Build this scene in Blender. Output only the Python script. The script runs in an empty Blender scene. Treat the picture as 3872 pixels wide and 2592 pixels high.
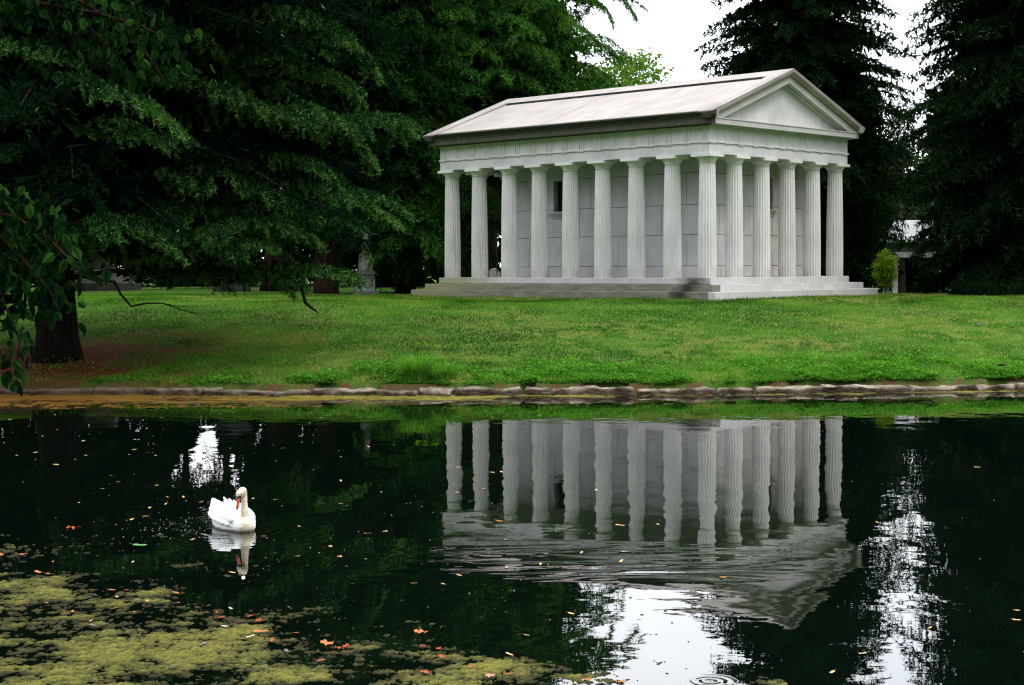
import bpy, bmesh, math, random
import numpy as np
from mathutils import Vector, Matrix
random.seed(7)
RNG = np.random.default_rng(11)
SC = bpy.context.scene
COL = SC.collection
pi = math.pi

# ------------------------------------------------------------------ camera
F, PITCH, ROLL, CAMZ = 5920.7, 0.04726, -0.00528, 3.64
fw = np.array([0, math.cos(PITCH), -math.sin(PITCH)])
rt = np.array([1.0, 0, 0]); up = np.cross(rt, fw)
c_, s_ = math.cos(ROLL), math.sin(ROLL)
RT, UP, FW = c_*rt + s_*up, -s_*rt + c_*up, fw
CP = np.array([0, 0, CAMZ])
cam = bpy.data.objects.new('camera', bpy.data.cameras.new('camera'))
COL.objects.link(cam)
cam.data.sensor_width = 36; cam.data.lens = F/3872*36
cam.data.clip_start = 0.1; cam.data.clip_end = 3000
mw = Matrix.Identity(4)
for i in range(3):
    mw[i][0] = RT[i]; mw[i][1] = UP[i]; mw[i][2] = -FW[i]; mw[i][3] = CP[i]
cam.matrix_world = mw
SC.camera = cam

def ray(x, y):                       # x, y measured on a 2342 px wide copy of the photograph
    x, y = x*1.6533, y*1.6533
    return (x-1936)/F*RT - (y-1296)/F*UP + FW
def at(x, y, depth):                 # a point of the place at that depth
    return CP + ray(x, y)*depth
def water_at(x, y, z=0.0):
    d = ray(x, y); return CP + d*((z-CAMZ)/d[2])
def size_at(px, depth):
    return px*1.6533/F*depth

# ------------------------------------------------------------------ numpy noise
def _h(i, j, k, s):
    n = (i.astype(np.int64)*374761393 + j.astype(np.int64)*668265263 + k.astype(np.int64)*2147483647 + s*974634777) & 0xffffffff
    n = ((n ^ (n >> 13))*1274126177) & 0xffffffff
    n = (n ^ (n >> 16)) & 0xffff
    return n/65535.0
def vnoise(p, seed=0):
    p = np.asarray(p, float); f = np.floor(p); t = p-f; t = t*t*(3-2*t)
    i, j, k = f[:, 0], f[:, 1], f[:, 2]; r = 0
    for a in (0, 1):
        for b in (0, 1):
            for c in (0, 1):
                w = (t[:, 0] if a else 1-t[:, 0])*(t[:, 1] if b else 1-t[:, 1])*(t[:, 2] if c else 1-t[:, 2])
                r = r + w*_h(i+a, j+b, k+c, seed)
    return r
def fbm(p, oct=4, seed=0, gain=.5):
    r = 0; a = 1; tot = 0; p = np.asarray(p, float)
    for o in range(oct):
        r = r + a*vnoise(p*(2.03**o)+o*17.3, seed+o); tot += a; a *= gain
    return r/tot
def xy3(x, y, s=1.0, z=0.0):
    return np.stack([x*s, y*s, np.full_like(x, z)], 1)

# ------------------------------------------------------------------ object helpers
def tag(o, label=None, cat=None, group=None, kind=None):
    if label: o['label'] = label
    if cat: o['category'] = cat
    if group: o['group'] = group
    if kind: o['kind'] = kind
    return o
def empty(name, loc, rz=0, **k):
    o = bpy.data.objects.new(name, None); COL.objects.link(o)
    o.location = [float(v) for v in loc]; o.rotation_euler = (0, 0, rz); o.empty_display_size = .3
    return tag(o, **k)
def link(name, me, m=None, parent=None):
    o = bpy.data.objects.new(name, me); COL.objects.link(o)
    if m: me.materials.append(m)
    if parent: o.parent = parent
    return o
def tri_mesh(name, V, T, smooth=False, attr=None):
    """fast mesh from numpy: V (n,3), T (m,3) or (m,4)"""
    me = bpy.data.meshes.new(name); V = np.ascontiguousarray(V, np.float32); T = np.ascontiguousarray(T, np.int32)
    n = T.shape[1]
    me.vertices.add(len(V)); me.vertices.foreach_set('co', V.ravel())
    me.loops.add(T.size); me.loops.foreach_set('vertex_index', T.ravel())
    me.polygons.add(len(T)); me.polygons.foreach_set('loop_start', np.arange(0, T.size, n, dtype=np.int32))
    if smooth: me.polygons.foreach_set('use_smooth', np.ones(len(T), bool))
    for k, a in (attr or {}).items():
        at_ = me.attributes.new(k, 'FLOAT', 'POINT'); at_.data.foreach_set('value', np.ascontiguousarray(a, np.float32))
    me.update(calc_edges=True)
    return me
class MB:
    """collects simple solids into ONE mesh"""
    def __init__(s): s.v = []; s.f = []
    def add(s, v, f):
        b = len(s.v); s.v += [tuple(map(float, q)) for q in v]; s.f += [tuple(b+i for i in q) for q in f]; return s
    def box(s, x0, x1, y0, y1, z0, z1, tx=0, ty=0):
        v = [(x0, y0, z0), (x1, y0, z0), (x1, y1, z0), (x0, y1, z0), (x0+tx, y0+ty, z1), (x1-tx, y0+ty, z1), (x1-tx, y1-ty, z1), (x0+tx, y1-ty, z1)]
        return s.add(v, [(3, 2, 1, 0), (4, 5, 6, 7), (0, 1, 5, 4), (1, 2, 6, 5), (2, 3, 7, 6), (3, 0, 4, 7)])
    def prism(s, prof, axis, a0, a1):
        """prof: list of (p,q) closed; axis 'x','y','z' extruded a0..a1"""
        def P(p, q, a): return {'x': (a, p, q), 'y': (p, a, q), 'z': (p, q, a)}[axis]
        n = len(prof); v = [P(p, q, a0) for p, q in prof]+[P(p, q, a1) for p, q in prof]
        f = [tuple(range(n-1, -1, -1)), tuple(range(n, 2*n))]+[(i, (i+1) % n, n+(i+1) % n, n+i) for i in range(n)]
        return s.add(v, f)
    def lathe(s, prof, seg=32, c=(0, 0, 0), cap=True):
        v = []; f = []; n = len(prof)
        for r, z in prof:
            for k in range(seg):
                a = 2*pi*k/seg; v.append((c[0]+r*math.cos(a), c[1]+r*math.sin(a), c[2]+z))
        for i in range(n-1):
            for k in range(seg):
                k2 = (k+1) % seg; f.append((i*seg+k, i*seg+k2, (i+1)*seg+k2, (i+1)*seg+k))
        if cap: f += [tuple(range(seg-1, -1, -1)), tuple(range((n-1)*seg, n*seg))]
        return s.add(v, f)
    def tube(s, pts, rad, seg=8):
        pts = [np.array(q, float) for q in pts]; n = len(pts); v = []; f = []
        if not hasattr(rad, '__len__'): rad = [rad]*n
        ref = np.array([.31, .17, .93])
        for i, q in enumerate(pts):
            d = pts[min(i+1, n-1)]-pts[max(i-1, 0)]; d = d/(np.linalg.norm(d)+1e-9)
            a = np.cross(d, ref); a /= np.linalg.norm(a)+1e-9; b = np.cross(d, a)
            for k in range(seg):
                t = 2*pi*k/seg; v.append(q+rad[i]*(math.cos(t)*a+math.sin(t)*b))
        for i in range(n-1):
            for k in range(seg):
                k2 = (k+1) % seg; f.append((i*seg+k, i*seg+k2, (i+1)*seg+k2, (i+1)*seg+k))
        f += [tuple(range(seg-1, -1, -1)), tuple(range((n-1)*seg, n*seg))]
        return s.add(v, f)
    def build(s, name, m, parent=None, smooth=False, bevel=0, fix=True):
        me = bpy.data.meshes.new(name); me.from_pydata(s.v, [], s.f); me.update()
        if fix:
            bm = bmesh.new(); bm.from_mesh(me); bmesh.ops.recalc_face_normals(bm, faces=bm.faces)
            if bevel: bmesh.ops.bevel(bm, geom=[e for e in bm.edges if len(e.link_faces) == 2 and e.calc_face_angle(0) > .6], offset=bevel, segments=1, affect='EDGES')
            bm.to_mesh(me); bm.free()
        if smooth: me.polygons.foreach_set('use_smooth', [True]*len(me.polygons))
        return link(name, me, m, parent)

# ------------------------------------------------------------------ materials
def nmat(name):
    m = bpy.data.materials.new(name); m.use_nodes = True; nt = m.node_tree; nt.nodes.clear()
    return m, nt, Nn(nt)
class Nn:
    def __init__(s, nt): s.nt = nt
    def __call__(s, typ, **k):
        n = s.nt.nodes.new('ShaderNode'+typ)
        for a, v in k.items():
            if a.startswith('i_'):
                key = a[2:]; key = int(key) if key.isdigit() else key.replace('_', ' ')
                if isinstance(v, bpy.types.NodeSocket): s.nt.links.new(v, n.inputs[key])
                else: n.inputs[key].default_value = v
            else: setattr(n, a, v)
        return n
    def math(s, op, a, b=0.0, clamp=False):
        n = s.nt.nodes.new('ShaderNodeMath'); n.operation = op; n.use_clamp = clamp
        for i, q in enumerate((a, b)):
            if isinstance(q, bpy.types.NodeSocket): s.nt.links.new(q, n.inputs[i])
            else: n.inputs[i].default_value = q
        return n.outputs[0]
    def noise(s, vec, scale, detail=4, rough=.55, dist=0):
        n = s('TexNoise', i_Vector=vec, i_Scale=scale, i_Detail=detail, i_Roughness=rough, i_Distortion=dist); return n.outputs['Fac']
    def ramp(s, fac, stops, interp='LINEAR'):
        n = s('ValToRGB', i_Fac=fac); r = n.color_ramp; r.interpolation = interp
        while len(r.elements) < len(stops): r.elements.new(.5)
        for e, (p, c) in zip(r.elements, stops):
            e.position = p; e.color = (c[0], c[1], c[2], 1) if hasattr(c, '__len__') else (c, c, c, 1)
        return n.outputs[0]
    def mix(s, fac, a, b, mode='MIX'):
        n = s.nt.nodes.new('ShaderNodeMixRGB'); n.blend_type = mode
        for i, q in enumerate((fac, a, b)):
            if isinstance(q, bpy.types.NodeSocket): s.nt.links.new(q, n.inputs[i])
            elif hasattr(q, '__len__'): n.inputs[i].default_value = (q[0], q[1], q[2], 1)
            else: n.inputs[i].default_value = q
        return n.outputs[0]
    def map(s, vec, scale=(1, 1, 1), loc=(0, 0, 0), rot=(0, 0, 0)):
        n = s('Mapping', i_Vector=vec, i_Scale=scale, i_Location=loc, i_Rotation=rot); return n.outputs[0]
    def bump(s, h, strength, dist):
        return s('Bump', i_Height=h, i_Strength=strength, i_Distance=dist).outputs[0]
    def out(s, shader):
        o = s.nt.nodes.new('ShaderNodeOutputMaterial'); s.nt.links.new(shader, o.inputs['Surface'])
    def bsdf(s, col, rough=.7, normal=None, **k):
        n = s('BsdfPrincipled', **k)
        if not isinstance(rough, bpy.types.NodeSocket) and rough > .5 and 'i_Specular_IOR_Level' not in k: n.inputs['Specular IOR Level'].default_value = .06
        for key, v in (('Base Color', col), ('Roughness', rough), ('Normal', normal)):
            if v is None: continue
            if isinstance(v, bpy.types.NodeSocket): s.nt.links.new(v, n.inputs[key])
            else: n.inputs[key].default_value = (v[0], v[1], v[2], 1) if hasattr(v, '__len__') else v
        return n.outputs[0]

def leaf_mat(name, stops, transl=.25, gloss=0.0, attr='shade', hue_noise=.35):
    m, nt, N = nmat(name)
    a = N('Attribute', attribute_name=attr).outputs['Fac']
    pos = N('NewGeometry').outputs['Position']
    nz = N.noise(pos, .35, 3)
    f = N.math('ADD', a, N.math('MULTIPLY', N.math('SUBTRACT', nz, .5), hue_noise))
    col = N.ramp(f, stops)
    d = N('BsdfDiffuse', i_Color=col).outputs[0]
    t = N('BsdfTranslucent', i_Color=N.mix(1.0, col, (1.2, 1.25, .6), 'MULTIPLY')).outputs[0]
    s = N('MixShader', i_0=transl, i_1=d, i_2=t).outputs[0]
    if gloss:
        g = N('BsdfGlossy', i_Roughness=.38, i_Color=(1, 1, 1, 1)).outputs[0]
        s = N('MixShader', i_0=gloss, i_1=s, i_2=g).outputs[0]
    N.out(s); return m
def rough_mat(name, stops, scale=6, rough=.85, bump=.0, bscale=30, detail=5, sc3=(1, 1, 1)):
    m, nt, N = nmat(name)
    oc = N('TexCoord').outputs['Object']; v = N.map(oc, sc3)
    col = N.ramp(N.noise(v, scale, detail), stops)
    nrm = N.bump(N.noise(v, bscale, 4), 1.0, bump) if bump else None
    N.out(N.bsdf(col, rough, nrm)); return m

M = {}
M['bark'] = rough_mat('grey_brown_bark', [(.3, (.006, .005, .004)), (.7, (.026, .021, .017))], 3, .95, .03, 9, 6, (2.2, 2.2, .45))
M['bark_red'] = rough_mat('red_brown_bark', [(.3, (.009, .005, .0035)), (.7, (.035, .02, .014))], 3, .95, .03, 9, 6, (2.5, 2.5, .3))
M['cedar'] = leaf_mat('cedar_needles', [(0, (.0012, .0035, .002)), (.42, (.006, .022, .008)), (.72, (.032, .115, .030)), (1, (.16, .29, .07))], .2)
M['spruce'] = leaf_mat('spruce_needles', [(0, (.0015, .0035, .0018)), (.5, (.0055, .016, .006)), (1, (.034, .085, .024))], .12)
M['cypress'] = leaf_mat('feathery_foliage', [(0, (.002, .006, .002)), (.40, (.012, .045, .009)), (.75, (.05, .145, .024)), (1, (.11, .23, .035))], .25)
M['darkleaf'] = leaf_mat('shaded_foliage', [(0, (.0018, .004, .002)), (.6, (.006, .018, .006)), (1, (.02, .05, .014))], .2)
M['paleleaf'] = leaf_mat('pale_foliage', [(0, (.03, .07, .012)), (.6, (.1, .19, .035)), (1, (.16, .28, .05))], .4)
M['greyleaf'] = leaf_mat('grey_green_foliage', [(0, (.008, .014, .008)), (.6, (.028, .045, .022)), (1, (.09, .11, .065))], .3)
M['yellowleaf'] = leaf_mat('yellow_green_foliage', [(0, (.02, .06, .006)), (.6, (.1, .2, .015)), (1, (.22, .32, .03))], .35)
M['rustleaf'] = leaf_mat('rust_foliage', [(0, (.012, .008, .004)), (.6, (.05, .02, .01)), (1, (.12, .045, .02))], .3)
M['broadleaf'] = leaf_mat('glossy_broad_leaf', [(0, (.002, .006, .0025)), (.5, (.007, .024, .008)), (.85, (.03, .085, .012)), (1, (.12, .20, .025))], .35)
M['grass'] = leaf_mat('grass_blades', [(0, (.020, .060, .006)), (.40, (.050, .142, .013)), (.75, (.105, .225, .024)), (1, (.30, .27, .09))], .25, 0, 'shade', .5)
M['clover'] = leaf_mat('clover_leaves', [(0, (.025, .08, .008)), (.5, (.06, .19, .018)), (1, (.12, .30, .035))], .3)

def marble(name, tint=(.65, .64, .635), dark=(.50, .495, .495), stain=None, lines=None, warm=.35):
    m, nt, N = nmat(name)
    oc = N('TexCoord').outputs['Object']
    n1 = N.noise(oc, .9, 5, .6); n2 = N.noise(N.map(oc, (3.5, 3.5, .5)), 1.6, 5, .6); n3 = N.noise(oc, 45, 3)
    col = N.ramp(n1, [(.3, dark), (.62, tint)])
    col = N.mix(N.ramp(n2, [(.50, 0.0), (.8, warm)]), col, (.40, .345, .26))
    col = N.mix(N.ramp(n3, [(.35, .14), (.6, 0.0)]), col, (.25, .25, .25))
    if stain: col = stain(N, oc, col)
    nrm = N.bump(N.noise(oc, 25, 4), 1.0, .004)
    N.out(N.bsdf(col, .75, nrm)); return m
def st_cornice(N, oc, col):
    sx = N('SeparateXYZ', i_0=oc)
    side = N.math('GREATER_THAN', -.50, sx.outputs['Y'])          # the long weathered face
    streak = N.noise(N.map(oc, (9, 9, .35)), 2.2, 4, .65)
    dirt = N.ramp(streak, [(.25, (.022, .023, .016)), (.55, (.055, .055, .038)), (.8, (.17, .17, .13))])
    return N.mix(N.math('MULTIPLY', side, .93), col, dirt)
def st_gutter(N, oc, col):
    sx = N('SeparateXYZ', i_0=oc)
    side = N.math('GREATER_THAN', -.70, sx.outputs['Y'])
    dirt = N.ramp(N.noise(N.map(oc, (1.5, 6, 6)), 1.6, 4), [(.3, (.02, .021, .018)), (.75, (.07, .07, .06))])
    yel = N.mix(N.ramp(N.noise(oc, 2.5, 4), [(.35, .25), (.7, .85)]), col, (.27, .25, .17))
    return N.mix(N.math('MULTIPLY', side, .95), yel, dirt)
def st_roof(N, oc, col):
    sx = N('SeparateXYZ', i_0=oc)
    wav = N.noise(N.map(oc, (1.1, .16, .16)), 1.4, 5, .65)
    col = N.mix(N.ramp(wav, [(.50, 0.0), (.75, .55)]), col, (.36, .31, .31))
    run = N.noise(N.map(oc, (1.0, .03, .03)), 2.6, 3, .6)
    col = N.mix(N.ramp(run, [(.60, 0.0), (.66, .30), (.70, 0.0)]), col, (.12, .10, .10))
    seam = N.math('LESS_THAN', N.math('FRACT', N.math('MULTIPLY', N.math('ADD', sx.outputs['X'], 16.0), .42)), .012)
    col = N.mix(N.math('MULTIPLY', seam, .55), col, (.08, .07, .07))
    # sooty purple at both ends of the slab, next to the raised borders and along the eave
    d = N.math('ABSOLUTE', N.math('ADD', sx.outputs['X'], 7.55))
    e = N.ramp(N.math('ADD', N.math('MULTIPLY', d, .1), N.math('MULTIPLY', N.noise(oc, .9, 4), .14)), [(.76, 0.0), (.90, .8)])
    low = N.ramp(N.math('ADD', N.math('MULTIPLY', sx.outputs['Z'], .1), N.math('MULTIPLY', N.noise(oc, 1.5, 4), .06)), [(.775, 1.0), (.87, 0.0)])
    return N.mix(N.math('MULTIPLY', e, low), col, (.06, .035, .04))
def st_steps(N, oc, col):
    sx = N('SeparateXYZ', i_0=oc)
    side = N.math('GREATER_THAN', -.40, sx.outputs['Y'])
    notend = N.math('GREATER_THAN', 1.1, sx.outputs['X'])
    lowz = N.math('GREATER_THAN', .70, sx.outputs['Z'])
    n = N.noise(N.map(oc, (1.3, 1.3, 4)), 1.1, 5, .65)
    moss = N.ramp(n, [(.25, (.085, .083, .06)), (.5, (.16, .155, .115)), (.75, (.27, .265, .22))])
    col = N.mix(N.math('MULTIPLY', N.math('MULTIPLY', side, lowz), N.math('MULTIPLY', notend, .92)), col, moss)
    # yellow lichen at the far left of the top step, dark sooty stain next to the corner
    lich = N.ramp(N.math('ADD', N.math('MULTIPLY', sx.outputs['X'], -.05), N.math('MULTIPLY', N.noise(oc, 1.2, 4), .3)), [(.70, 0.0), (.85, .75)])
    col = N.mix(N.math('MULTIPLY', side, lich), col, (.24, .24, .13))
    so = N.math('ABSOLUTE', N.math('ADD', sx.outputs['X'], .35))
    soot_or_shade = N.ramp(N.math('ADD', N.math('MULTIPLY', so, .45), N.math('MULTIPLY', N.noise(oc, 2.0, 4), .45)), [(.25, .9), (.62, 0.0)])
    soot_or_shade = N.math('MULTIPLY', soot_or_shade, N.math('MULTIPLY', side, notend))
    return N.mix(soot_or_shade, col, (.035, .025, .025))
def st_col(N, oc, col):
    sx = N('SeparateXYZ', i_0=oc)
    rnd = N('ObjectInfo').outputs['Random']
    col = N.mix(N.math('MULTIPLY', rnd, .28), col, (.46, .445, .41))
    st = N.noise(N.map(oc, (5, 5, .25)), 1.5, 4, .6)
    col = N.mix(N.math('MULTIPLY', N.ramp(st, [(.55, 0.0), (.75, .5)]), rnd), col, (.33, .30, .24))
    low = N.ramp(N.math('ADD', sx.outputs['Z'], N.math('MULTIPLY', N.noise(oc, 2, 4), .9)), [(.35, .55), (1.0, 0.0)])
    return N.mix(low, col, (.33, .31, .26))
def st_wall(N, oc, col):
    sx = N('SeparateXYZ', i_0=oc)
    rightf = N.math('GREATER_THAN', sx.outputs['X'], -1.06)
    w = N.ramp(N.noise(N.map(oc, (2, 2, .4)), 1.2, 4), [(.42, 0.0), (.7, .8)])
    col = N.mix(N.math('MULTIPLY', rightf, w), col, (.40, .32, .20))
    return col
M['marble'] = marble('grey_marble')
M['marble_col'] = marble('column_marble', (.78, .765, .75), (.66, .65, .64), st_col, warm=.25)
M['marble_wall'] = marble('wall_marble', (.59, .59, .605), (.46, .463, .48), st_wall, warm=.25)
M['marble_roof'] = marble('roof_marble', (.31, .285, .262), (.245, .222, .205), st_roof, warm=.2)
M['marble_cornice'] = marble('cornice_marble', (.52, .515, .5), (.40, .395, .38), st_cornice)
M['marble_gutter'] = marble('gutter_marble', (.45, .44, .40), (.30, .295, .25), st_gutter)
M['marble_steps'] = marble('step_marble', (.54, .535, .52), (.42, .41, .40), st_steps)
M['joint'] = rough_mat('dark_joint', [(.3, (.05, .045, .04)), (.7, (.11, .10, .085))], 8)  # dark mortar tone filling the gaps between wall blocks
M['soot_or_shade'] = rough_mat('shadow_gap_stone', [(.3, (.012, .014, .014)), (.7, (.045, .05, .05))], 8)
M['iron'] = rough_mat('black_iron', [(.3, (.006, .006, .007)), (.7, (.018, .017, .017))], 20, .5)
m, nt, N = nmat('dark_window_glass'); N.out(N.bsdf((.004, .005, .006), .08)); M['glass'] = m
M['grey_stone'] = rough_mat('grey_monument_stone', [(.3, (.13, .13, .125)), (.7, (.27, .27, .26))], 3, .85, .01, 25)
M['pale_stone'] = rough_mat('pale_monument_stone', [(.3, (.28, .28, .26)), (.7, (.58, .57, .53))], 3, .85, .01, 25)
M['dark_stone'] = rough_mat('dark_monument_stone', [(.3, (.03, .032, .03)), (.7, (.075, .075, .07))], 2, .9, .01, 25)

# ------------------------------------------------------------------ terrain and pond outline
def shore_y(x):
    d = x-.5
    return 44.75 + np.where(d < 0, .0072, .0052)*d*d + .12*np.sin(x*.9) + .08*np.sin(x*2.3+1)
_sx = np.linspace(-17.2, 46, 120)
PONDP = [(-17.5, 44.5), (-15.6, 40), (-13.2, 33), (-10.6, 25), (-8.2, 17.5), (-6.6, 12), (-4.5, 8.2), (0, 6.6), (8, 6.2), (20, 6.5), (36, 9), (50, 18), (56, 32), (53, 48)][::-1]
POND = np.array([(x, float(shore_y(np.array(x)))) for x in _sx]+PONDP)
def pond_dist(x, y):                 # >0 on land, <0 in the pond
    x = np.asarray(x, float); y = np.asarray(y, float)
    d = np.full(x.shape, 1e9); ins = np.zeros(x.shape, bool)
    for i in range(len(POND)):
        a = POND[i]; b = POND[(i+1) % len(POND)]; e = b-a
        t = np.clip(((x-a[0])*e[0]+(y-a[1])*e[1])/(e@e), 0, 1)
        d = np.minimum(d, np.hypot(x-a[0]-t*e[0], y-a[1]-t*e[1]))
        cr = (a[1] > y) != (b[1] > y)
        with np.errstate(divide='ignore', invalid='ignore'):
            ins ^= cr & (x < (b[0]-a[0])*(y-a[1])/(b[1]-a[1]+1e-12)+a[0])
    return np.where(ins, -d, d)
def ground(x, y, s=None):
    x = np.atleast_1d(np.asarray(x, float)); y = np.atleast_1d(np.asarray(y, float))
    if s is None: s = pond_dist(x, y)
    t = np.clip(s/19, 0, 1)
    h = .24 + 2.08*(1-(1-t)**1.5)
    h = np.where(y < 20, .24+1.75*(1-(1-np.clip(s/6, 0, 1))**1.5), h)
    h = h - .03*np.clip(y-74, 0, 60)*np.clip((x-12)/8, 0, 1)
    h = h + .06*np.clip((-x-5)/15, 0, 1)*np.clip((y-60)/20, 0, 1)*2
    h = h + (fbm(xy3(x, y, .25), 3, 5)-.5)*.16*np.clip(s/2, 0, 1)
    return np.where(s < .34, np.maximum(-.35+(s-.34)*.8, -.9), h)
def g1(x, y): return float(ground(x, y)[0])

TRUNK = (float(at(133, 833, 50)[0]), 50.0)
def litter_mask(x, y):
    d = np.hypot(x-TRUNK[0]-.3, (y-TRUNK[1])*1.05)
    n = fbm(xy3(x, y, .9), 4, 21)
    d2 = np.hypot((x-TRUNK[0]-4.5)/1.6, y-TRUNK[1]-2.5); n2 = fbm(xy3(x, y*1.6, .7), 4, 27)
    return np.maximum(np.clip(1.3-d/4.2+(n-.5)*2.0, 0, 1), np.clip(.62-d2/5.0+(n2-.5)*2.6, 0, .38))
def axis(lo, hi, step, far, k=1.25):
    a = list(np.arange(lo, hi, step)); st = step
    v = a[-1]
    while v < far[1]: st *= k; v += st; a.append(v)
    v = a[0]; st = step; pre = []
    while v > far[0]: st *= k; v -= st; pre.append(v)
    return np.array(pre[::-1]+a)
gx = axis(-26, 40, .3, (-900, 900)); gy = axis(5, 84, .3, (-500, 1600))
X, Y = np.meshgrid(gx, gy); xf, yf = X.ravel(), Y.ravel()
sd = pond_dist(xf, yf); zf = ground(xf, yf, sd)
nx, ny = len(gx), len(gy)
idx = (np.arange(ny-1)[:, None]*nx+np.arange(nx-1)[None]).ravel()
me = tri_mesh('lawn', np.stack([xf, yf, zf], 1), np.stack([idx, idx+1, idx+nx+1, idx+nx], 1), True,
              {'shore': np.clip(sd, -5, 60), 'litter': litter_mask(xf, yf)})
m, nt, N = nmat('lawn_turf')
pos = N('NewGeometry').outputs['Position']
sh = N('Attribute', attribute_name='shore').outputs['Fac']; li = N('Attribute', attribute_name='litter').outputs['Fac']
big = N.noise(pos, .22, 4, .6); mid = N.noise(pos, 1.1, 5, .65); fine = N.noise(pos, 14, 5, .7)
col = N.ramp(mid, [(.3, (.022, .065, .007)), (.5, (.045, .120, .012)), (.7, (.09, .175, .022))])
col = N.mix(N.ramp(fine, [(.35, .65), (.6, 0.0)]), col, (.018, .045, .006))
dry = N.math('MULTIPLY', N.ramp(big, [(.50, 0.0), (.68, .75)]), N.ramp(N.noise(pos, 2.3, 5, .7), [(.42, 0.0), (.62, 1.0)]))
col = N.mix(dry, col, (.17, .135, .055))
col = N.mix(li, col, N.ramp(N.noise(pos, 5, 5), [(.3, (.045, .011, .004)), (.7, (.14, .036, .010))]))
soil = N.ramp(N.math('ADD', sh, N.math('MULTIPLY', N.math('SUBTRACT', N.noise(pos, 2.5, 4), .5), .9)), [(.25, 1.0), (.6, 0.0)])
col = N.mix(soil, col, (.085, .045, .025))
N.out(N.bsdf(col, .95, N.bump(N.math('ADD', fine, N.math('MULTIPLY', mid, 2)), 1.0, .05))); M['lawn'] = m
tag(link('lawn', me, m), kind='structure')

# ------------------------------------------------------------------ water
SWAN = water_at(546, 1212); RINGS = [(water_at(1625, 1558), .55)]
m, nt, N = nmat('pond_water')
pos = N('NewGeometry').outputs['Position']
def radial(c, k):
    d = N('VectorMath', operation='DISTANCE', i_0=pos, i_1=(c[0], c[1], 0)).outputs['Value']
    return d, N.math('SINE', N.math('MULTIPLY', d, k))
w1 = N.noise(N.map(pos, (1.0, .75, 1), rot=(0, 0, .35)), 1.15, 2, .4)
w2 = N.noise(N.map(pos, (1.0, 1.3, 1)), 3.3, 2, .5)
calm = N.ramp(N.noise(pos, .12, 2), [(.35, .55), (.65, 1.0)])
h = N.math('ADD', N.math('MULTIPLY', w1, .0075), N.math('MULTIPLY', w2, .0006))
# a band of livelier, slanting wavelets in front of the temple
wv = N.noise(N.map(pos, (.42, 1.35, 1), rot=(0, 0, -.40)), .95, 2, .5, .8)
ctr = water_at(1330, 1300)
dv = N('VectorMath', operation='DISTANCE', i_0=N.map(pos, (.30, .42, 1), loc=(-ctr[0]*.30, -ctr[1]*.42, 0)), i_1=(0, 0, 0)).outputs['Value']
live = N.ramp(dv, [(.35, 1.0), (1.0, 0.0)])
h = N.math('ADD', h, N.math('MULTIPLY', N.math('MULTIPLY', wv, live), .0135))
h = N.math('MULTIPLY', h, calm)
d, sn = radial(SWAN, 34.0)
h = N.math('ADD', h, N.math('MULTIPLY', N.math('MULTIPLY', sn, N.ramp(N.math('MULTIPLY', d, .35), [(.1, 1.0), (.6, 0.0)])), .0011))
for c, r in RINGS:
    d, sn = radial(c, 70.0)
    h = N.math('ADD', h, N.math('MULTIPLY', N.math('MULTIPLY', sn, N.ramp(N.math('MULTIPLY', d, 1/r), [(.2, 1.0), (.45, 0.0)])), .0016))
nrm = N.bump(h, 1.0, 1.0)
N.out(N.bsdf((.0008, .0022, .0012), 0.0, nrm, i_IOR=1.42)); M['water'] = m
wb = MB(); wb.add([(-40, -10, 0), (80, -10, 0), (80, 60, 0), (-40, 60, 0)], [(0, 1, 2, 3)])
tag(wb.build('pond_water', m, fix=False), kind='structure')

# ------------------------------------------------------------------ world and sun
w = bpy.data.worlds.new('World'); SC.world = w; w.use_nodes = True; nt = w.node_tree; nt.nodes.clear(); N = Nn(nt)
SUN = Vector((.66, -.36, 1.25)).normalized()
el = math.asin(SUN.z); az = math.atan2(SUN.x, SUN.y)
sky = N('TexSky'); sky.sky_type = 'NISHITA'; sky.sun_disc = False; sky.sun_elevation = el; sky.sun_rotation = az; sky.dust_density = 4
dirv = N('TexCoord').outputs['Generated']; sp = N('SeparateXYZ', i_0=dirv)
cl = N.ramp(N.noise(N.map(dirv, (1, 1, 2.2)), 2.6, 5, .55), [(.3, (.80, .86, .95)), (.62, (1, 1, 1))])
front = N.math('ADD', 1.0, N.math('MULTIPLY', sp.outputs['Y'], .45))
zen = N.math('ADD', .50, N.math('MULTIPLY', N.math('ABSOLUTE', sp.outputs['Z']), .95))
back = N.ramp(N.math('ADD', N.math('MULTIPLY', sp.outputs['Y'], 1.0), .5), [(.35, 1.0), (.95, 0.0)])
low = N.ramp(sp.outputs['Z'], [(.20, 1.0), (.54, 0.0)])
tl = N.math('SUBTRACT', 1.0, N.math('MULTIPLY', N.math('MULTIPLY', back, low), .93))
front = N.math('MULTIPLY', front, tl)
cloud = N.mix(1.0, cl, N('CombineXYZ', i_0=N.math('MULTIPLY', N.math('MULTIPLY', front, zen), 38), i_1=N.math('MULTIPLY', N.math('MULTIPLY', front, zen), 38.3), i_2=N.math('MULTIPLY', N.math('MULTIPLY', front, zen), 39.0)).outputs[0], 'MULTIPLY')
skyc = N.mix(.9, N.mix(1.0, sky.outputs[0], N('CombineXYZ', i_0=tl, i_1=tl, i_2=tl).outputs[0], 'MULTIPLY'), cloud)
bg = N('Background', i_Color=skyc, i_Strength=.1)
o = nt.nodes.new('ShaderNodeOutputWorld'); nt.links.new(bg.outputs[0], o.inputs[0])
sl = bpy.data.lights.new('sun', 'SUN'); sl.energy = 1.5; sl.angle = math.radians(16); sl.color = (1, .95, .88)
so = bpy.data.objects.new('sun', sl); COL.objects.link(so); so.rotation_euler = (-SUN).to_track_quat('-Z', 'Y').to_euler(); so.location = (30, -20, 60)
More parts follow.
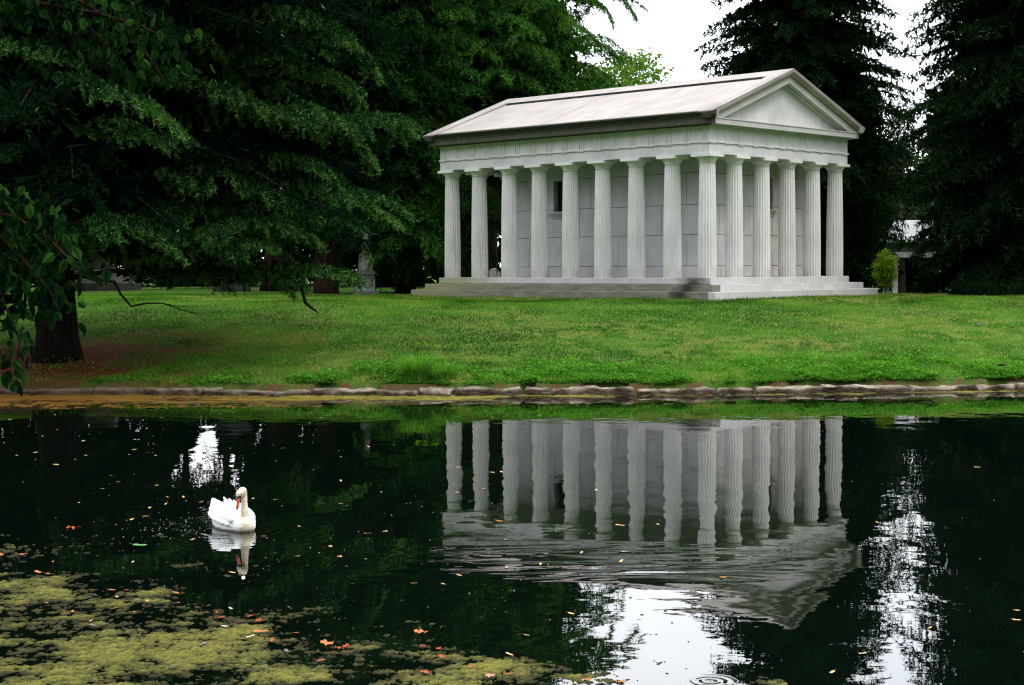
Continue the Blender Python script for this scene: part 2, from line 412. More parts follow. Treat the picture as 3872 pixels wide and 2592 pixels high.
SC.view_settings.view_transform = 'Standard'; SC.view_settings.look = 'None'; SC.view_settings.exposure = 0
cy = SC.cycles; cy.max_bounces = 6; cy.diffuse_bounces = 3; cy.glossy_bounces = 3; cy.transmission_bounces = 2; cy.sample_clamp_indirect = 6
cy.use_denoising = True; cy.pixel_filter_type = 'BLACKMAN_HARRIS'; cy.filter_width = 1.25

# ------------------------------------------------------------------ the temple
U = 1.9; YAW = -.75645; BB = 1.0454
BZ = .95                                        # local height of the floor the columns stand on
TP = (8.2, 65.66)
temple = empty('temple_mausoleum', (TP[0], TP[1], 3.211-BZ), YAW,
               label='grey marble Greek temple mausoleum with fluted columns and gabled stone roof on the rise', cat='mausoleum')
def uz(z): return BZ+z*U
UL, VR = -8.0, 5*BB
def rim(off, z0, z1, name, mtl, inner=None, bevel=.012):
    b = MB(); b.box((UL-off)*U, off*U, -off*U, (VR+off)*U, z0, z1); return b.build(name, mtl, temple, bevel=bevel)
# steps with a few joints
def step(off, z0, z1, name, joints):
    b = MB(); xs = [UL-off]+sorted(joints)+[off]; g = .003
    ys0, ys1 = -off, VR+off
    for a, c in zip(xs[:-1], xs[1:]):
        b.box(a*U+g, c*U-g, ys0*U, (ys0+.5)*U, z0, z1)
        b.box(a*U+g, c*U-g, (ys1-.5)*U, ys1*U, z0, z1)
    ks = [ys0+.5, ys0+2.0, ys0+3.6, ys1-.5]
    for a, c in zip(ks[:-1], ks[1:]):
        b.box((off-.5)*U, off*U, a*U+g, c*U-g, z0, z1)
        b.box((UL-off)*U, (UL-off+.5)*U, a*U+g, c*U-g, z0, z1)
    b.box((UL-off+.5)*U+g, (off-.5)*U-g, (ys0+.5)*U+g, (ys1-.5)*U-g, z0, z1)
    o = b.build(name, M['marble_steps'], temple, bevel=.012); return o
step(.76, 0-.6, uz(-.303), 'step', [-6.0, -4.05, -1.9])
step(.506, uz(-.303)+.001, uz(-.156), 'step', [-6.9, -3.4, -.55])
step(.253, uz(-.156)+.001, uz(0), 'stylobate', [-5.9, -3.1, -.6])
# column
def shaft_mesh():
    prof = [(0, .207), (.35, .2065), (.8, .204), (1.25, .199), (1.7, .192), (2.1, .184), (2.40, .177), (2.52, .174)]
    NF, SEG = 20, 6; n = NF*SEG; V = []; Fc = []
    for z, r in prof:
        for k in range(n):
            a = 2*pi*(k/n); t = (k % SEG)/SEG
            dep = .022*math.sin(pi*t)**.8*(r/.2)*1.15
            V.append(((r-dep)*U*math.cos(a), (r-dep)*U*math.sin(a), z*U))
    for i in range(len(prof)-1):
        for k in range(n):
            k2 = (k+1) % n; Fc.append((i*n+k, i*n+k2, (i+1)*n+k2, (i+1)*n+k))
    Fc.append(tuple(range((len(prof)-1)*n, len(prof)*n)))
    me = bpy.data.meshes.new('column'); me.from_pydata(V, [], Fc); me.materials.append(M['marble_col']); me.update(); return me
def cap_mesh():
    b = MB()
    b.lathe([(q[0]*U, q[1]*U) for q in [(.172, 2.5205), (.178, 2.525), (.178, 2.533), (.174, 2.536), (.183, 2.545), (.183, 2.553), (.178, 2.556), (.198, 2.585), (.222, 2.615), (.240, 2.638), (.242, 2.650)]], 48)
    b.box(-.262*U, .262*U, -.262*U, .262*U, 2.651*U, 2.712*U)
    o = b.build('capital', M['marble_col'], None); me = o.data; bpy.data.objects.remove(o); return me
smesh, cmesh = shaft_mesh(), cap_mesh()
cd = .035
us = [-8.0]+[-8+i for i in range(1, 8)]+[0.0]; us[1] -= cd; us[7] += cd
vs = [i*BB for i in range(6)]; vs[1] -= cd; vs[4] += cd
spots = [(u, 0) for u in us]+[(0, v) for v in vs[1:]]+[(u, VR) for u in us[:-1]]+[(-8, v) for v in vs[1:-1]]
for i, (u, v) in enumerate(spots):
    cobj = link('column', smesh, None, temple); cobj.location = (u*U, v*U, BZ+.001); cobj.rotation_euler = (0, 0, pi/20+random.choice([0, 1, 2, 3])*pi/10)
    k = link('capital', cmesh, None, cobj); k.rotation_euler = (0, 0, -cobj.rotation_euler[2])
# entablature: ring beams so that the porch stays open above
def ring(b, o_out, o_in, z0, z1):
    x0, x1, y0, y1 = (UL-o_out)*U, o_out*U, -o_out*U, (VR+o_out)*U
    X0, X1, Y0, Y1 = (UL+o_in)*U, -o_in*U, o_in*U, (VR-o_in)*U
    b.box(x0, x1, y0, Y0, z0, z1); b.box(x0, x1, Y1, y1, z0, z1)
    b.box(x0, X0, Y0+.002, Y1-.002, z0, z1); b.box(X1, x1, Y0+.002, Y1-.002, z0, z1)
b = MB(); ring(b, .215, .215, uz(2.714), uz(2.952)); b.build('architrave', M['marble'], temple, bevel=.006)
b = MB(); ring(b, .240, .2, uz(2.953), uz(2.985)); b.build('taenia', M['marble'], temple, bevel=.004)
b = MB(); ring(b, .210, .2, uz(2.986), uz(3.315)); b.build('frieze', M['marble'], temple)
b = MB(); b.box((UL+.2)*U, -.2*U, .2*U, (VR-.2)*U, uz(2.80), uz(2.90)); b.build('porch_ceiling', M['marble'], temple)
def trig_mesh():
    w_, z0, z1, pr = .100*U, uz(2.9865)-BZ, uz(3.285)-BZ, .018*U
    b = MB()
    for c in (-1, 0, 1):
        x = c*.067*U
        b.prism([(x-.031*U, 0), (x-.031*U, -pr*.35), (x-.019*U, -pr), (x+.019*U, -pr), (x+.031*U, -pr*.35), (x+.031*U, 0)], 'z', z0, z1)
    b.box(-.104*U, .104*U, -pr*1.25, 0, z1+.001, z1+.028*U)
    b.box(-.102*U, .102*U, -.0265*U, -.002*U, uz(2.937)-BZ, uz(2.951)-BZ)           # regula under the fillet
    for k in range(6):
        x = (-.085+k*.034)*U; b.lathe([(.011*U, uz(2.926)-BZ), (.008*U, uz(2.936)-BZ)], 8, (x, -.014*U, 0))
    o = b.build('triglyph', M['marble'], None); me = o.data; bpy.data.objects.remove(o); return me
tm = trig_mesh()
def trig(x, y, rz):
    o = link('triglyph', tm, None, temple); o.location = (x, y, BZ); o.rotation_euler = (0, 0, rz)
TU = np.linspace(UL-.105, .105, 17); TV = np.linspace(-.105, VR+.105, 11)
for u in TU: trig(u*U, -.2095*U, 0)
for v in TV: trig(.2095*U, v*U, pi/2)
# cornice (geison) with drip, mutules under it
b = MB()
b.box((UL-.30)*U, .30*U, -.30*U, (VR+.30)*U, uz(3.316), uz(3.340))
b.box((UL-.410)*U, .410*U, -.410*U, (VR+.410)*U, uz(3.3405), uz(3.478), 0, 0)
b.box((UL-.425)*U, .425*U, -.425*U, (VR+.425)*U, uz(3.455), uz(3.4805), 0, 0)
b.build('cornice', M['marble_cornice'], temple, bevel=.008)
# gable roof
RV = VR/2; HS = RV+.52; ZE, ZR = 3.60, 4.764; SL = (ZR-ZE)/HS
def zr(d): return ZR-SL*abs(d)                     # roof height over ridge distance d (units)
b = MB()
for sgn in (-1, 1):
    # gutter moulding running along each long eave
    pr = [(.425, 3.481), (.440, 3.500), (.452, 3.530), (.485, 3.560), (.515, 3.572), (.52, 3.600), (.44, 3.628), (.30, 3.640), (.30, 3.481)]
    b.prism([((RV+sgn*(RV+q))*U, uz(z)) for q, z in pr], 'x', (UL-.52)*U, .52*U)
b.build('eave_gutter', M['marble_gutter'], temple)
th = .10; DS = .48                                 # ridge-slab half width (plan)
b = MB()
for sgn in (-1, 1):
    P = lambda d, z: ((RV+sgn*d)*U, uz(z))
    b.prism([P(HS-.03, zr(HS-.03)-.012), P(DS-.15, zr(DS-.15)-.055), P(DS-.15, zr(DS-.15)-.2), P(HS-.2, zr(HS-.2)-.12)], 'x', (UL-.12)*U, .12*U)
b.build('roof_slab', M['marble_roof'], temple)
b = MB(); yc = RV*U
for sgn in (-1, 1):
    P = lambda d, z: ((RV+sgn*d)*U, uz(z))
    b.prism([P(0, ZR), P(DS, zr(DS)), P(DS, zr(DS)-.064), P(0, ZR-.12)], 'x', (UL-.1195)*U, .1195*U)
b.build('ridge_slab', M['marble_roof'], temple)
b = MB()
for sgn in (-1, 1):
    P = lambda d, z: ((RV+sgn*d)*U, uz(z))
    b.prism([P(DS+.004, zr(DS+.004)-.002), P(DS+.006, zr(DS+.006)-.062), P(DS-.05, zr(DS-.05)-.08), P(DS-.05, zr(DS-.05)-.010)], 'x', (UL-.10)*U, .10*U)
b.build('ridge_edge', M['soot_or_shade'], temple)  # dark strip painted for the shadow gap where the ridge slab steps down
# raised borders over both gables, with the raking cornice mouldings below them
for a0, a1, s in ((.12, .52, 1), (UL-.12, UL-.52, -1)):
    b = MB()
    for sgn in (-1, 1):
        P = lambda d, z: ((RV+sgn*d)*U, uz(z))
        b.prism([P(0, ZR+.004), P(HS, zr(HS)+.004), P(HS, zr(HS)-.022), P(0, ZR-.075)], 'x', min(a0, a1)*U, max(a0, a1)*U)
    b.build('gable_border', M['marble_roof'], temple)
    b = MB()
    lay = [(.024, .075, .515), (.075, .105, .495), (.105, .135, .470), (.135, .150, .435)]
    for d0, d1, off in lay:
        for sgn in (-1, 1):
            P = lambda d, z: ((RV+sgn*d)*U, uz(z)); top = HS-.004-.2*d0
            x0, x1 = (off*U, .22*U) if s > 0 else ((UL-off)*U, (UL-.22)*U)
            b.prism([P(0, ZR-d0*1.06), P(top, zr(top)-d0*1.06), P(top, zr(top)-d1*1.06+.0008), P(0, ZR-d1*1.06+.0008)], 'x', min(x0, x1), max(x0, x1))
    b.build('raking_gutter', M['marble_gutter'], temple)
    b = MB()
    for d0, d1, off in [(.150, .30, .405), (.30, .335, .29)]:
        for sgn in (-1, 1):
            P = lambda d, z: ((RV+sgn*d)*U, uz(z)); zb = 3.483
            t0 = (ZR-d0*1.06-zb)/SL; t1 = (ZR-d1*1.06-zb)/SL
            x0, x1 = (off*U, .19*U) if s > 0 else ((UL-off)*U, (UL-.19)*U)
            b.prism([P(0, ZR-d0*1.06), P(t0, zb), P(t1, zb), P(0, ZR-d1*1.06)], 'x', min(x0, x1), max(x0, x1))
    b.build('raking_cornice', M['marble_cornice'], temple)
    b = MB(); x0, x1 = (.205*U, .05*U) if s > 0 else ((UL-.205)*U, (UL-.05)*U)
    tt = (ZR-.25-3.482)/SL
    b.prism([((RV-tt)*U, uz(3.482)), ((RV+tt)*U, uz(3.482)), (RV*U, ZR and uz(ZR-.25))], 'x', min(x0, x1), max(x0, x1))
    b.build('tympanum', M['marble'], temple)
# cella walls of large blocks
W = .55; CL0, CL1, CV0, CV1 = -6.45, -W, W, VR-W
zs = [0.003, .262, .972, 1.648, 2.368, 2.80]
WINL = (-5.03, -4.40, 1.60, 2.345); WINR = (2.70, 3.34, 1.60, 2.345)
jl = [[-5.2, -3.9, -2.5, -1.5], [-5.85, -4.75, -3.0, -.98], [-5.3, -4.2, -2.55, -1.7], [-5.6, -3.85, -2.6, -.98], [-5.05, -3.3, -1.75]]
jr = [[1.3, 2.6, 3.8], [1.8, 3.1], [1.2, 2.6, 3.7], [1.75, 3.55], [1.4, 2.9]]
b = MB(); core = MB(); g = .011; th = .16
core.box((CL0+.03)*U, (CL1-.03)*U, (CV0+.03)*U, (CV1-.03)*U, BZ+.004, uz(2.79)); 
def blocks(lo, hi, joints, win, put):
    for r in range(5):
        z0, z1 = zs[r], zs[r+1]
        xs = [lo]+[j for j in joints[r] if lo < j < hi]+[hi]
        for a, c in zip(xs[:-1], xs[1:]):
            rects = [(a, c, z0, z1)]
            if win:
                wx0, wx1, wz0, wz1 = win; out = []
                for (p, q, s0, s1) in rects:
                    if q <= wx0 or p >= wx1 or s1 <= wz0 or s0 >= wz1: out.append((p, q, s0, s1)); continue
                    if p < wx0: out.append((p, wx0, s0, s1))
                    if q > wx1: out.append((wx1, q, s0, s1))
                    m0, m1 = max(p, wx0), min(q, wx1)
                    if s0 < wz0: out.append((m0, m1, s0, wz0))
                    if s1 > wz1: out.append((m0, m1, wz1, s1))
                rects = out
            for p, q, s0, s1 in rects:
                if q-p > .02 and s1-s0 > .01: put(p, q, s0, s1)
blocks(CL0, CL1, jl, WINL, lambda p, q, s0, s1: b.box(p*U+g, q*U-g, CV0*U, (CV0+th)*U, uz(s0)+g, uz(s1)-g))
blocks(CV0+th+.001, CV1-th-.001, jr, WINR, lambda p, q, s0, s1: b.box((CL1-th)*U, CL1*U, p*U+g, q*U-g, uz(s0)+g, uz(s1)-g))
blocks(CL0, CL1, jl, None, lambda p, q, s0, s1: b.box(p*U+g, q*U-g, (CV1-th)*U, CV1*U, uz(s0)+g, uz(s1)-g))
blocks(CV0+th+.001, CV1-th-.001, jr, None, lambda p, q, s0, s1: b.box(CL0*U, (CL0+th)*U, p*U+g, q*U-g, uz(s0)+g, uz(s1)-g))
wall = b.build('cella_wall', M['marble_wall'], temple, bevel=.005)
core = MB()
core.box((CL0+.02)*U, (CL1-.02)*U, (CV0+.02)*U, (CV0+.024)*U, BZ+.004, uz(1.59)); core.box((CL0+.02)*U, WINL[0]*U-.01, (CV0+.02)*U, (CV0+.024)*U, uz(1.591), uz(2.79)); core.box(WINL[1]*U+.01, (CL1-.02)*U, (CV0+.02)*U, (CV0+.024)*U, uz(1.591), uz(2.79))
core.box((CL1-.024)*U, (CL1-.02)*U, (CV0+.025)*U, (CV1-.03)*U, BZ+.004, uz(1.59)); core.box((CL1-.024)*U, (CL1-.02)*U, (CV0+.025)*U, WINR[0]*U-.01, uz(1.591), uz(2.79)); core.box((CL1-.024)*U, (CL1-.02)*U, WINR[1]*U+.01, (CV1-.03)*U, uz(1.591), uz(2.79))
core.build('mortar_joint', M['joint'], temple)
def window(win, T):
    """T maps (along, out, z) in metres to local"""
    x0, x1, z0, z1 = win; x0, x1 = x0*U, x1*U; z0, z1 = uz(z0), uz(z1)
    def bx(b, a0, a1, o0, o1, c0, c1):
        p = T(a0, o0); q = T(a1, o1)
        b.box(min(p[0], q[0]), max(p[0], q[0]), min(p[1], q[1]), max(p[1], q[1]), c0, c1)
    f = .12
    b = MB(); bx(b, x0-f, x0, -.12, .025, z0, z1+.001); bx(b, x1, x1+f, -.12, .025, z0, z1+.001); bx(b, x0-f-.03, x1+f+.03, -.12, .045, z1+.002, z1+.14)
    win_o = b.build('window', M['marble_wall'], temple)
    b = MB(); bx(b, x0-f-.10, x1+f+.10, -.05, .16, z0-.10, z0-.001); bx(b, x0-f-.06, x1+f+.06, -.05, .11, z0-.19, z0-.101); bx(b, x0-f-.02, x1+f+.02, -.05, .05, z0-.30, z0-.191)
    b.build('sill', M['marble_wall'], win_o, bevel=.01)
    b = MB(); bx(b, x0, x1, -.29, -.27, z0, z1); b.build('pane', M['glass'], win_o)
    b = MB()
    n = 7
    for k in range(n):
        a = x0+(x1-x0)*(k+.5)/n; p = T(a, -.05); b.lathe([(.011, z0+.03), (.011, z1-.03)], 8, (p[0], p[1], 0))
    for zz in (z0+.10, (z0+z1)/2+.35, z1-.10): bx(b, x0+.004, x1-.004, -.062, -.038, zz, zz+.03)
    for k in range(n-1):
        a = x0+(x1-x0)*(k+1)/n; p = T(a, -.05); b.lathe([(.001, z0+.13), (.028, z0+.17), (.028, z0+.19), (.001, z0+.23)], 8, (p[0], p[1], 0))
    b.build('grille', M['iron'], win_o)
window(WINL, lambda a, o: (a, CV0*U-o)); window(WINR, lambda a, o: (CL1*U+o, a))

# ------------------------------------------------------------------ foliage tools
class Fol:
    def __init__(s): s.p = []; s.d = []; s.l = []; s.w = []; s.c = []
    def add(s, p, d, l, w, c):
        n = len(p); s.p.append(p); s.d.append(d); s.l.append(np.broadcast_to(l, n)); s.w.append(np.broadcast_to(w, n)); s.c.append(np.broadcast_to(c, n))
    def mesh(s, name, origin=(0, 0, 0), quad=False):
        p = np.concatenate(s.p)-np.array(origin); d = np.concatenate(s.d); l = np.concatenate(s.l)[:, None]; w = np.concatenate(s.w)[:, None]; c = np.concatenate(s.c)
        d = d/(np.linalg.norm(d, axis=1, keepdims=True)+1e-9)
        r = RNG.normal(size=p.shape); sd_ = np.cross(d, r); sd_ /= np.linalg.norm(sd_, axis=1, keepdims=True)+1e-9
        n = len(p)
        if quad:        # a pointed leaf: kite of four corners
            V = np.stack([p, p+d*l*.45+sd_*w*.5, p+d*l, p+d*l*.45-sd_*w*.5], 1).reshape(-1, 3); T = np.arange(4*n).reshape(-1, 4); a = np.repeat(c, 4)
        else:
            V = np.stack([p-sd_*w*.5, p+sd_*w*.5, p+d*l], 1).reshape(-1, 3); T = np.arange(3*n).reshape(-1, 3); a = np.repeat(c, 3)
        return tri_mesh(name, V, T, False, {'shade': a})
def unit(v): return v/(np.linalg.norm(v, axis=-1, keepdims=True)+1e-9)
def bough(fo, pts, wid, step=.2, ptstep=.07, blade=.11, bw=.035, hang=.35, per=2, light=.5, tipdir=.6, taper=.75, start=.0, spark=.03, ragged=.5):
    """a flat drooping spray of twigs along a polyline"""
    pts = np.array(pts, float); seg = np.linalg.norm(np.diff(pts, axis=0), axis=1); cum = np.r_[0, np.cumsum(seg)]; L = cum[-1]
    n = max(3, int(L*(1-start)/step)); s = np.linspace(start*L, L, n); s = s+RNG.uniform(-.5, .5, n)*step; s = np.clip(s, 0, L*.999)
    P = np.stack([np.interp(s, cum, pts[:, k]) for k in range(3)], 1)
    P2 = np.stack([np.interp(np.minimum(s+.3, L), cum, pts[:, k]) for k in range(3)], 1)
    P1 = np.stack([np.interp(np.maximum(s-.3, 0), cum, pts[:, k]) for k in range(3)], 1)
    T = unit(P2-P1); side = unit(np.cross(T, np.array([0, 0, 1.0])))
    for sg in (-1, 1):
        q = s/L
        tl = wid*(1-taper*q)*np.clip((q-start)*5+.35, .2, 1)*RNG.uniform(1-ragged, 1+ragged*.5, n)
        dr = unit(side*sg+T*tipdir+RNG.normal(size=(n, 3))*.18)
        m_ = np.maximum(2, (tl/ptstep).astype(int)); tot = m_.sum()
        ii = np.repeat(np.arange(n), m_); st = np.r_[0, np.cumsum(m_)[:-1]]; t = (np.arange(tot)-st[ii]+RNG.uniform(0, 1, tot))/m_[ii]
        x = P[ii]+dr[ii]*(tl[ii]*t)[:, None]; x[:, 2] -= hang*tl[ii]*t*t+RNG.uniform(0, .05, tot)
        for k in range(per):
            j = RNG.normal(size=(tot, 3))
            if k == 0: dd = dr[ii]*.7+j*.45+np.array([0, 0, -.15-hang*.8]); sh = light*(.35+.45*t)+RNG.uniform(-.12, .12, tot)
            else: dd = dr[ii]*.35+j*.55+np.array([0, 0, .35]); sh = light*(.45+.6*t)+RNG.uniform(-.12, .18, tot)  # top light put into the tone: upward blades lighter, hanging ones darker
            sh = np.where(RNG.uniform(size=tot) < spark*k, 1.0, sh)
            fo.add(x+RNG.normal(size=x.shape)*.02, dd, blade*RNG.uniform(.7, 1.3, tot), bw*RNG.uniform(.7, 1.3, tot), np.clip(sh, 0, 1))
def fill(fo, P, wid, n, size, shade=.12):  # large dark triangles added inside crowns, darkening them and blocking light
    P = np.array(P); t = RNG.uniform(.08, .68, n)*(len(P)-1); i = np.minimum(t.astype(int), len(P)-2); f = (t-i)[:, None]
    x = P[i]*(1-f)+P[i+1]*f+RNG.normal(size=(n, 3))*np.array([wid*.42, wid*.42, .16]); x[:, 2] -= .10
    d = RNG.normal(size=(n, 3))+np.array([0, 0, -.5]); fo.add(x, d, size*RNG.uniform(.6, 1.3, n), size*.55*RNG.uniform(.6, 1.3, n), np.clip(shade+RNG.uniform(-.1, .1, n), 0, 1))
def arc(p0, azm, L, rise, droop, n=9, bend=0.0):
    t = np.linspace(0, 1, n); a = azm+bend*t
    x = p0[0]+np.cumsum(np.r_[0, np.cos(a[1:])*L/(n-1)]); y = p0[1]+np.cumsum(np.r_[0, np.sin(a[1:])*L/(n-1)])
    return np.stack([x, y, p0[2]+L*(rise*t-droop*t*t)], 1)
def trunk_mb(mb, base, h, r0, r1, flare=1.5, lean=(0, 0), n=14, seg=16, wob=.06):
    pts = []; rad = []
    for i in range(n+1):
        t = i/n; zz = -.4+(h+.4)*(t**1.25)
        k = max(zz, 0)/h
        pts.append((base[0]+lean[0]*k*h+wob*math.sin(3*k+base[0]), base[1]+lean[1]*k*h+wob*math.cos(4*k), base[2]+zz))
        rad.append((r0+(r1-r0)*k)*(1+(flare-1)*math.exp(-max(zz, 0)/(.45*r0+.25))))
    mb.tube(pts, rad, seg); return pts
def origin_shift(mb, o): mb.v = [(v[0]-o[0], v[1]-o[1], v[2]-o[2]) for v in mb.v]; return mb

# ------------------------------------------------------------------ the near cedar
tb = (TRUNK[0], TRUNK[1], g1(*TRUNK))
cedar = empty('cedar_tree', tb, label='big dark cedar at the left with layered drooping boughs and reddish litter at its foot', cat='tree')
fo = Fol(); limbs = MB()
trunk_mb(limbs, tb, 27, .60, .10, 1.55, (.01, 0))
def D3(lst): return [at(*q) for q in lst]
VIS = [  # visible bough ridges: (x, y, depth) with a width in metres
 ([(60, 175, 49), (10, 95, 46), (55, 92, 44.5), (105, 125, 44)], 1.0),
 ([(140, 330, 50), (85, 195, 46.5), (150, 162, 45), (215, 185, 44.5), (300, 216, 44.3), (380, 268, 44.4), (418, 298, 44.6)], 1.15),
 ([(150, 385, 50), (125, 312, 47), (165, 286, 46), (222, 305, 45.4)], .9),
 ([(170, 330, 50), (240, 268, 47), (300, 280, 46), (350, 308, 45.6), (388, 332, 45.5)], .9),
 ([(190, 180, 50), (385, 150, 48.2), (430, 158, 47.6), (480, 188, 47.2), (545, 212, 47), (605, 242, 47), (692, 272, 47.2)], 1.25),
 ([(300, 265, 50), (590, 232, 48.5), (690, 234, 48), (780, 268, 47.8), (825, 320, 48), (855, 375, 48.3)], 1.2),
 ([(330, 80, 51), (540, 46, 49), (598, 12, 48.4), (650, 10, 48.2), (700, 40, 48.2), (748, 70, 48.6)], 1.1),
 ([(400, 120, 51), (675, 76, 49.2), (750, 76, 48.8), (805, 94, 48.8), (846, 122, 49), (846, 168, 49.4)], 1.1),
 ([(420, 200, 51), (690, 150, 49.6), (760, 170, 49.4), (810, 205, 49.6), (825, 230, 49.8)], .9),
 ([(480, 300, 51), (785, 268, 49.2), (858, 258, 48.8), (905, 262, 48.9), (934, 298, 49.3)], 1.0),
 ([(170, 440, 50), (435, 402, 47.6), (475, 370, 46.8), (540, 400, 46.5), (590, 440, 46.6), (650, 436, 46.9), (728, 482, 47.4)], 1.25),
 ([(150, 560, 50), (160, 540, 46.5), (225, 487, 45.2), (300, 500, 44.8), (362, 536, 44.8), (402, 572, 45)], 1.15),
 ([(180, 560, 50), (470, 520, 47.6), (540, 500, 46.9), (615, 502, 46.7), (690, 522, 46.9), (724, 548, 47.2)], 1.15),
 ([(200, 585, 50), (500, 560, 47), (560, 545, 46.6), (622, 562, 46.5)], .8),
 ([(300, 450, 51), (680, 412, 49.2), (750, 414, 48.8), (825, 450, 48.7), (902, 502, 49.1)], 1.1),
 ([(250, 620, 51), (660, 618, 48.6), (723, 603, 48), (785, 620, 47.8), (814, 642, 48)], .95),
 ([(140, 420, 50), (330, 400, 47.6), (400, 385, 46.9), (450, 425, 46.9)], .9),
 ([(160, 470, 50), (350, 470, 48), (430, 455, 47.2), (500, 480, 47)], .9),
 ([(120, 300, 50), (20, 330, 47), (-40, 380, 46)], 1.0),
 ([(120, 480, 50), (40, 430, 47.5), (-30, 470, 46.5)], 1.0),
 ([(130, 110, 50), (300, 60, 48), (420, 60, 47.4), (500, 110, 47.2)], 1.1),
 ([(300, 400, 51), (560, 355, 49), (660, 350, 48.6), (730, 385, 48.6)], 1.0),
 ([(140, 60, 51), (330, 80, 50), (430, 110, 49.6), (520, 150, 49.2), (560, 200, 49.4)], 1.3),
 ([(140, 200, 51), (300, 215, 50), (400, 240, 49.6), (480, 285, 49.4), (540, 350, 49.6)], 1.3),
 ([(150, 150, 51), (320, 140, 50.4), (430, 190, 50), (500, 235, 49.8), (560, 300, 50)], 1.3),
 ([(150, 320, 51), (330, 310, 50), (430, 320, 49.6), (510, 345, 49.4), (580, 400, 49.6)], 1.3),
 ([(280, 370, 51), (420, 392, 50), (500, 432, 49.6), (565, 500, 49.6)], 1.3),
 ([(240, 430, 51), (400, 440, 50), (500, 472, 49.6), (575, 540, 49.6)], 1.3),
 ([(200, 540, 51), (400, 545, 50), (490, 565, 49.4), (560, 610, 49.2)], .9),
 ([(150, 20, 51), (330, 20, 50), (420, 35, 49.6), (480, 75, 49.4), (500, 120, 49.6)], 1.2),
 ([(300, 520, 51), (640, 490, 49), (740, 478, 48.8), (800, 505, 48.8)], .9),
]
for pl, wd in VIS:
    P = D3(pl)
    ts = np.array([0]+[np.linalg.norm(np.array(P[i+1])-P[i]) for i in range(len(P)-1)]).cumsum(); tt = np.linspace(0, ts[-1], 22)
    P = np.stack([np.interp(tt, ts, np.array(P)[:, k]) for k in range(3)], 1)
    for _ in range(2): P[1:-1] = .25*P[:-2]+.5*P[1:-1]+.25*P[2:]
    root = np.array([tb[0], tb[1], max(P[0][2]-.3, tb[2]+2)])
    limbs.tube([root]+list(P[::3]), [.10]+[.075*(1-.85*i/len(P[::3])) for i in range(len(P[::3]))], 6)
    bough(fo, P, wd, .095, .036, .145, .031, .55, 4, .86, .7, .62, .10, .07); fill(fo, P, wd, 150, .34, .10)  # ridge sprays toned as if lit, the remaining boughs toned as if shaded
    # lesser sprays leaving the ridge on both sides
    for k in range(5):
        i = RNG.integers(6, 20); a = math.atan2(*(P[min(i+2, 21)]-P[i-2])[[1, 0]])+RNG.choice([-1, 1])*RNG.uniform(.5, 1.1)
        bough(fo, arc(P[i], a, RNG.uniform(1.0, 2.2), .1, .45, 6), wd*.6, .11, .04, .135, .031, .55, 4, .72, .7, .6, .0, .04)
for k in range(195):                                       # the rest of the crown
    hz = RNG.uniform(4.2, 26); a = RNG.uniform(0, 2*pi); Lb = min(11.5, (29-hz)*.55+RNG.uniform(0, 3))*RNG.uniform(.7, 1)
    if hz < 5.6 and math.sin(a) < -.3: continue
    P = arc((tb[0], tb[1], tb[2]+hz), a, Lb, RNG.uniform(.0, .22), RNG.uniform(.15, .4), 12, RNG.uniform(-.3, .3))
    limbs.tube(P[::2], [.085*(1-.9*i/6) for i in range(6)], 5)
    bough(fo, P, RNG.uniform(1.2, 1.9), .2, .07, .19, .06, .45, 2, .26, .6, .55, .12, .004); fill(fo, P, 1.8, 200, .65, .08)
for k in range(75):                                        # long boughs above the view, added to shade the lawn
    hz = RNG.uniform(13, 20); a = RNG.uniform(-.7, 2.3); Lb = RNG.uniform(9.5, 14.0)
    P = arc((tb[0], tb[1], tb[2]+hz), a, Lb, RNG.uniform(.05, .2), RNG.uniform(.1, .25), 12, RNG.uniform(-.2, .2))
    limbs.tube(P[::2], [.085*(1-.9*i/6) for i in range(6)], 5)
    bough(fo, P, 1.6, .25, .085, .2, .06, .45, 2, .45, .6, .55, .12, .004); fill(fo, P, 2.0, 150, .65, .1)
origin_shift(limbs, tb).build('trunk', M['bark'], cedar, smooth=True)
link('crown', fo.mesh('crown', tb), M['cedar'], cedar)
b = MB()
b.tube([at(190, 632, 47.5), at(215, 640, 46.6), at(262, 645, 46), at(275, 672, 45.9), at(300, 701, 45.8), at(335, 694, 45.7), at(372, 694, 45.7), at(428, 713, 45.7), at(486, 723, 45.7)], [.05, .05, .045, .04, .035, .03, .022, .016, .006], 7)
b.tube([at(372, 694, 45.7), at(412, 702, 45.8), at(452, 700, 45.9)], [.014, .010, .004], 5); b.tube([at(428, 713, 45.7), at(455, 722, 45.5), at(470, 735, 45.4)], [.012, .008, .003], 5)
origin_shift(b, tb).build('dead_branch', M['bark'], cedar, smooth=True)
b = MB()
b.tube([at(690, 640, 48), at(692, 668, 48), at(698, 692, 48), at(712, 704, 48), at(729, 717, 48)], [.03, .05, .055, .045, .015], 7); b.tube([at(692, 668, 48), at(706, 672, 48)], [.02, .006], 5)
origin_shift(b, tb).build('dead_branch', M['bark'], cedar, smooth=True)

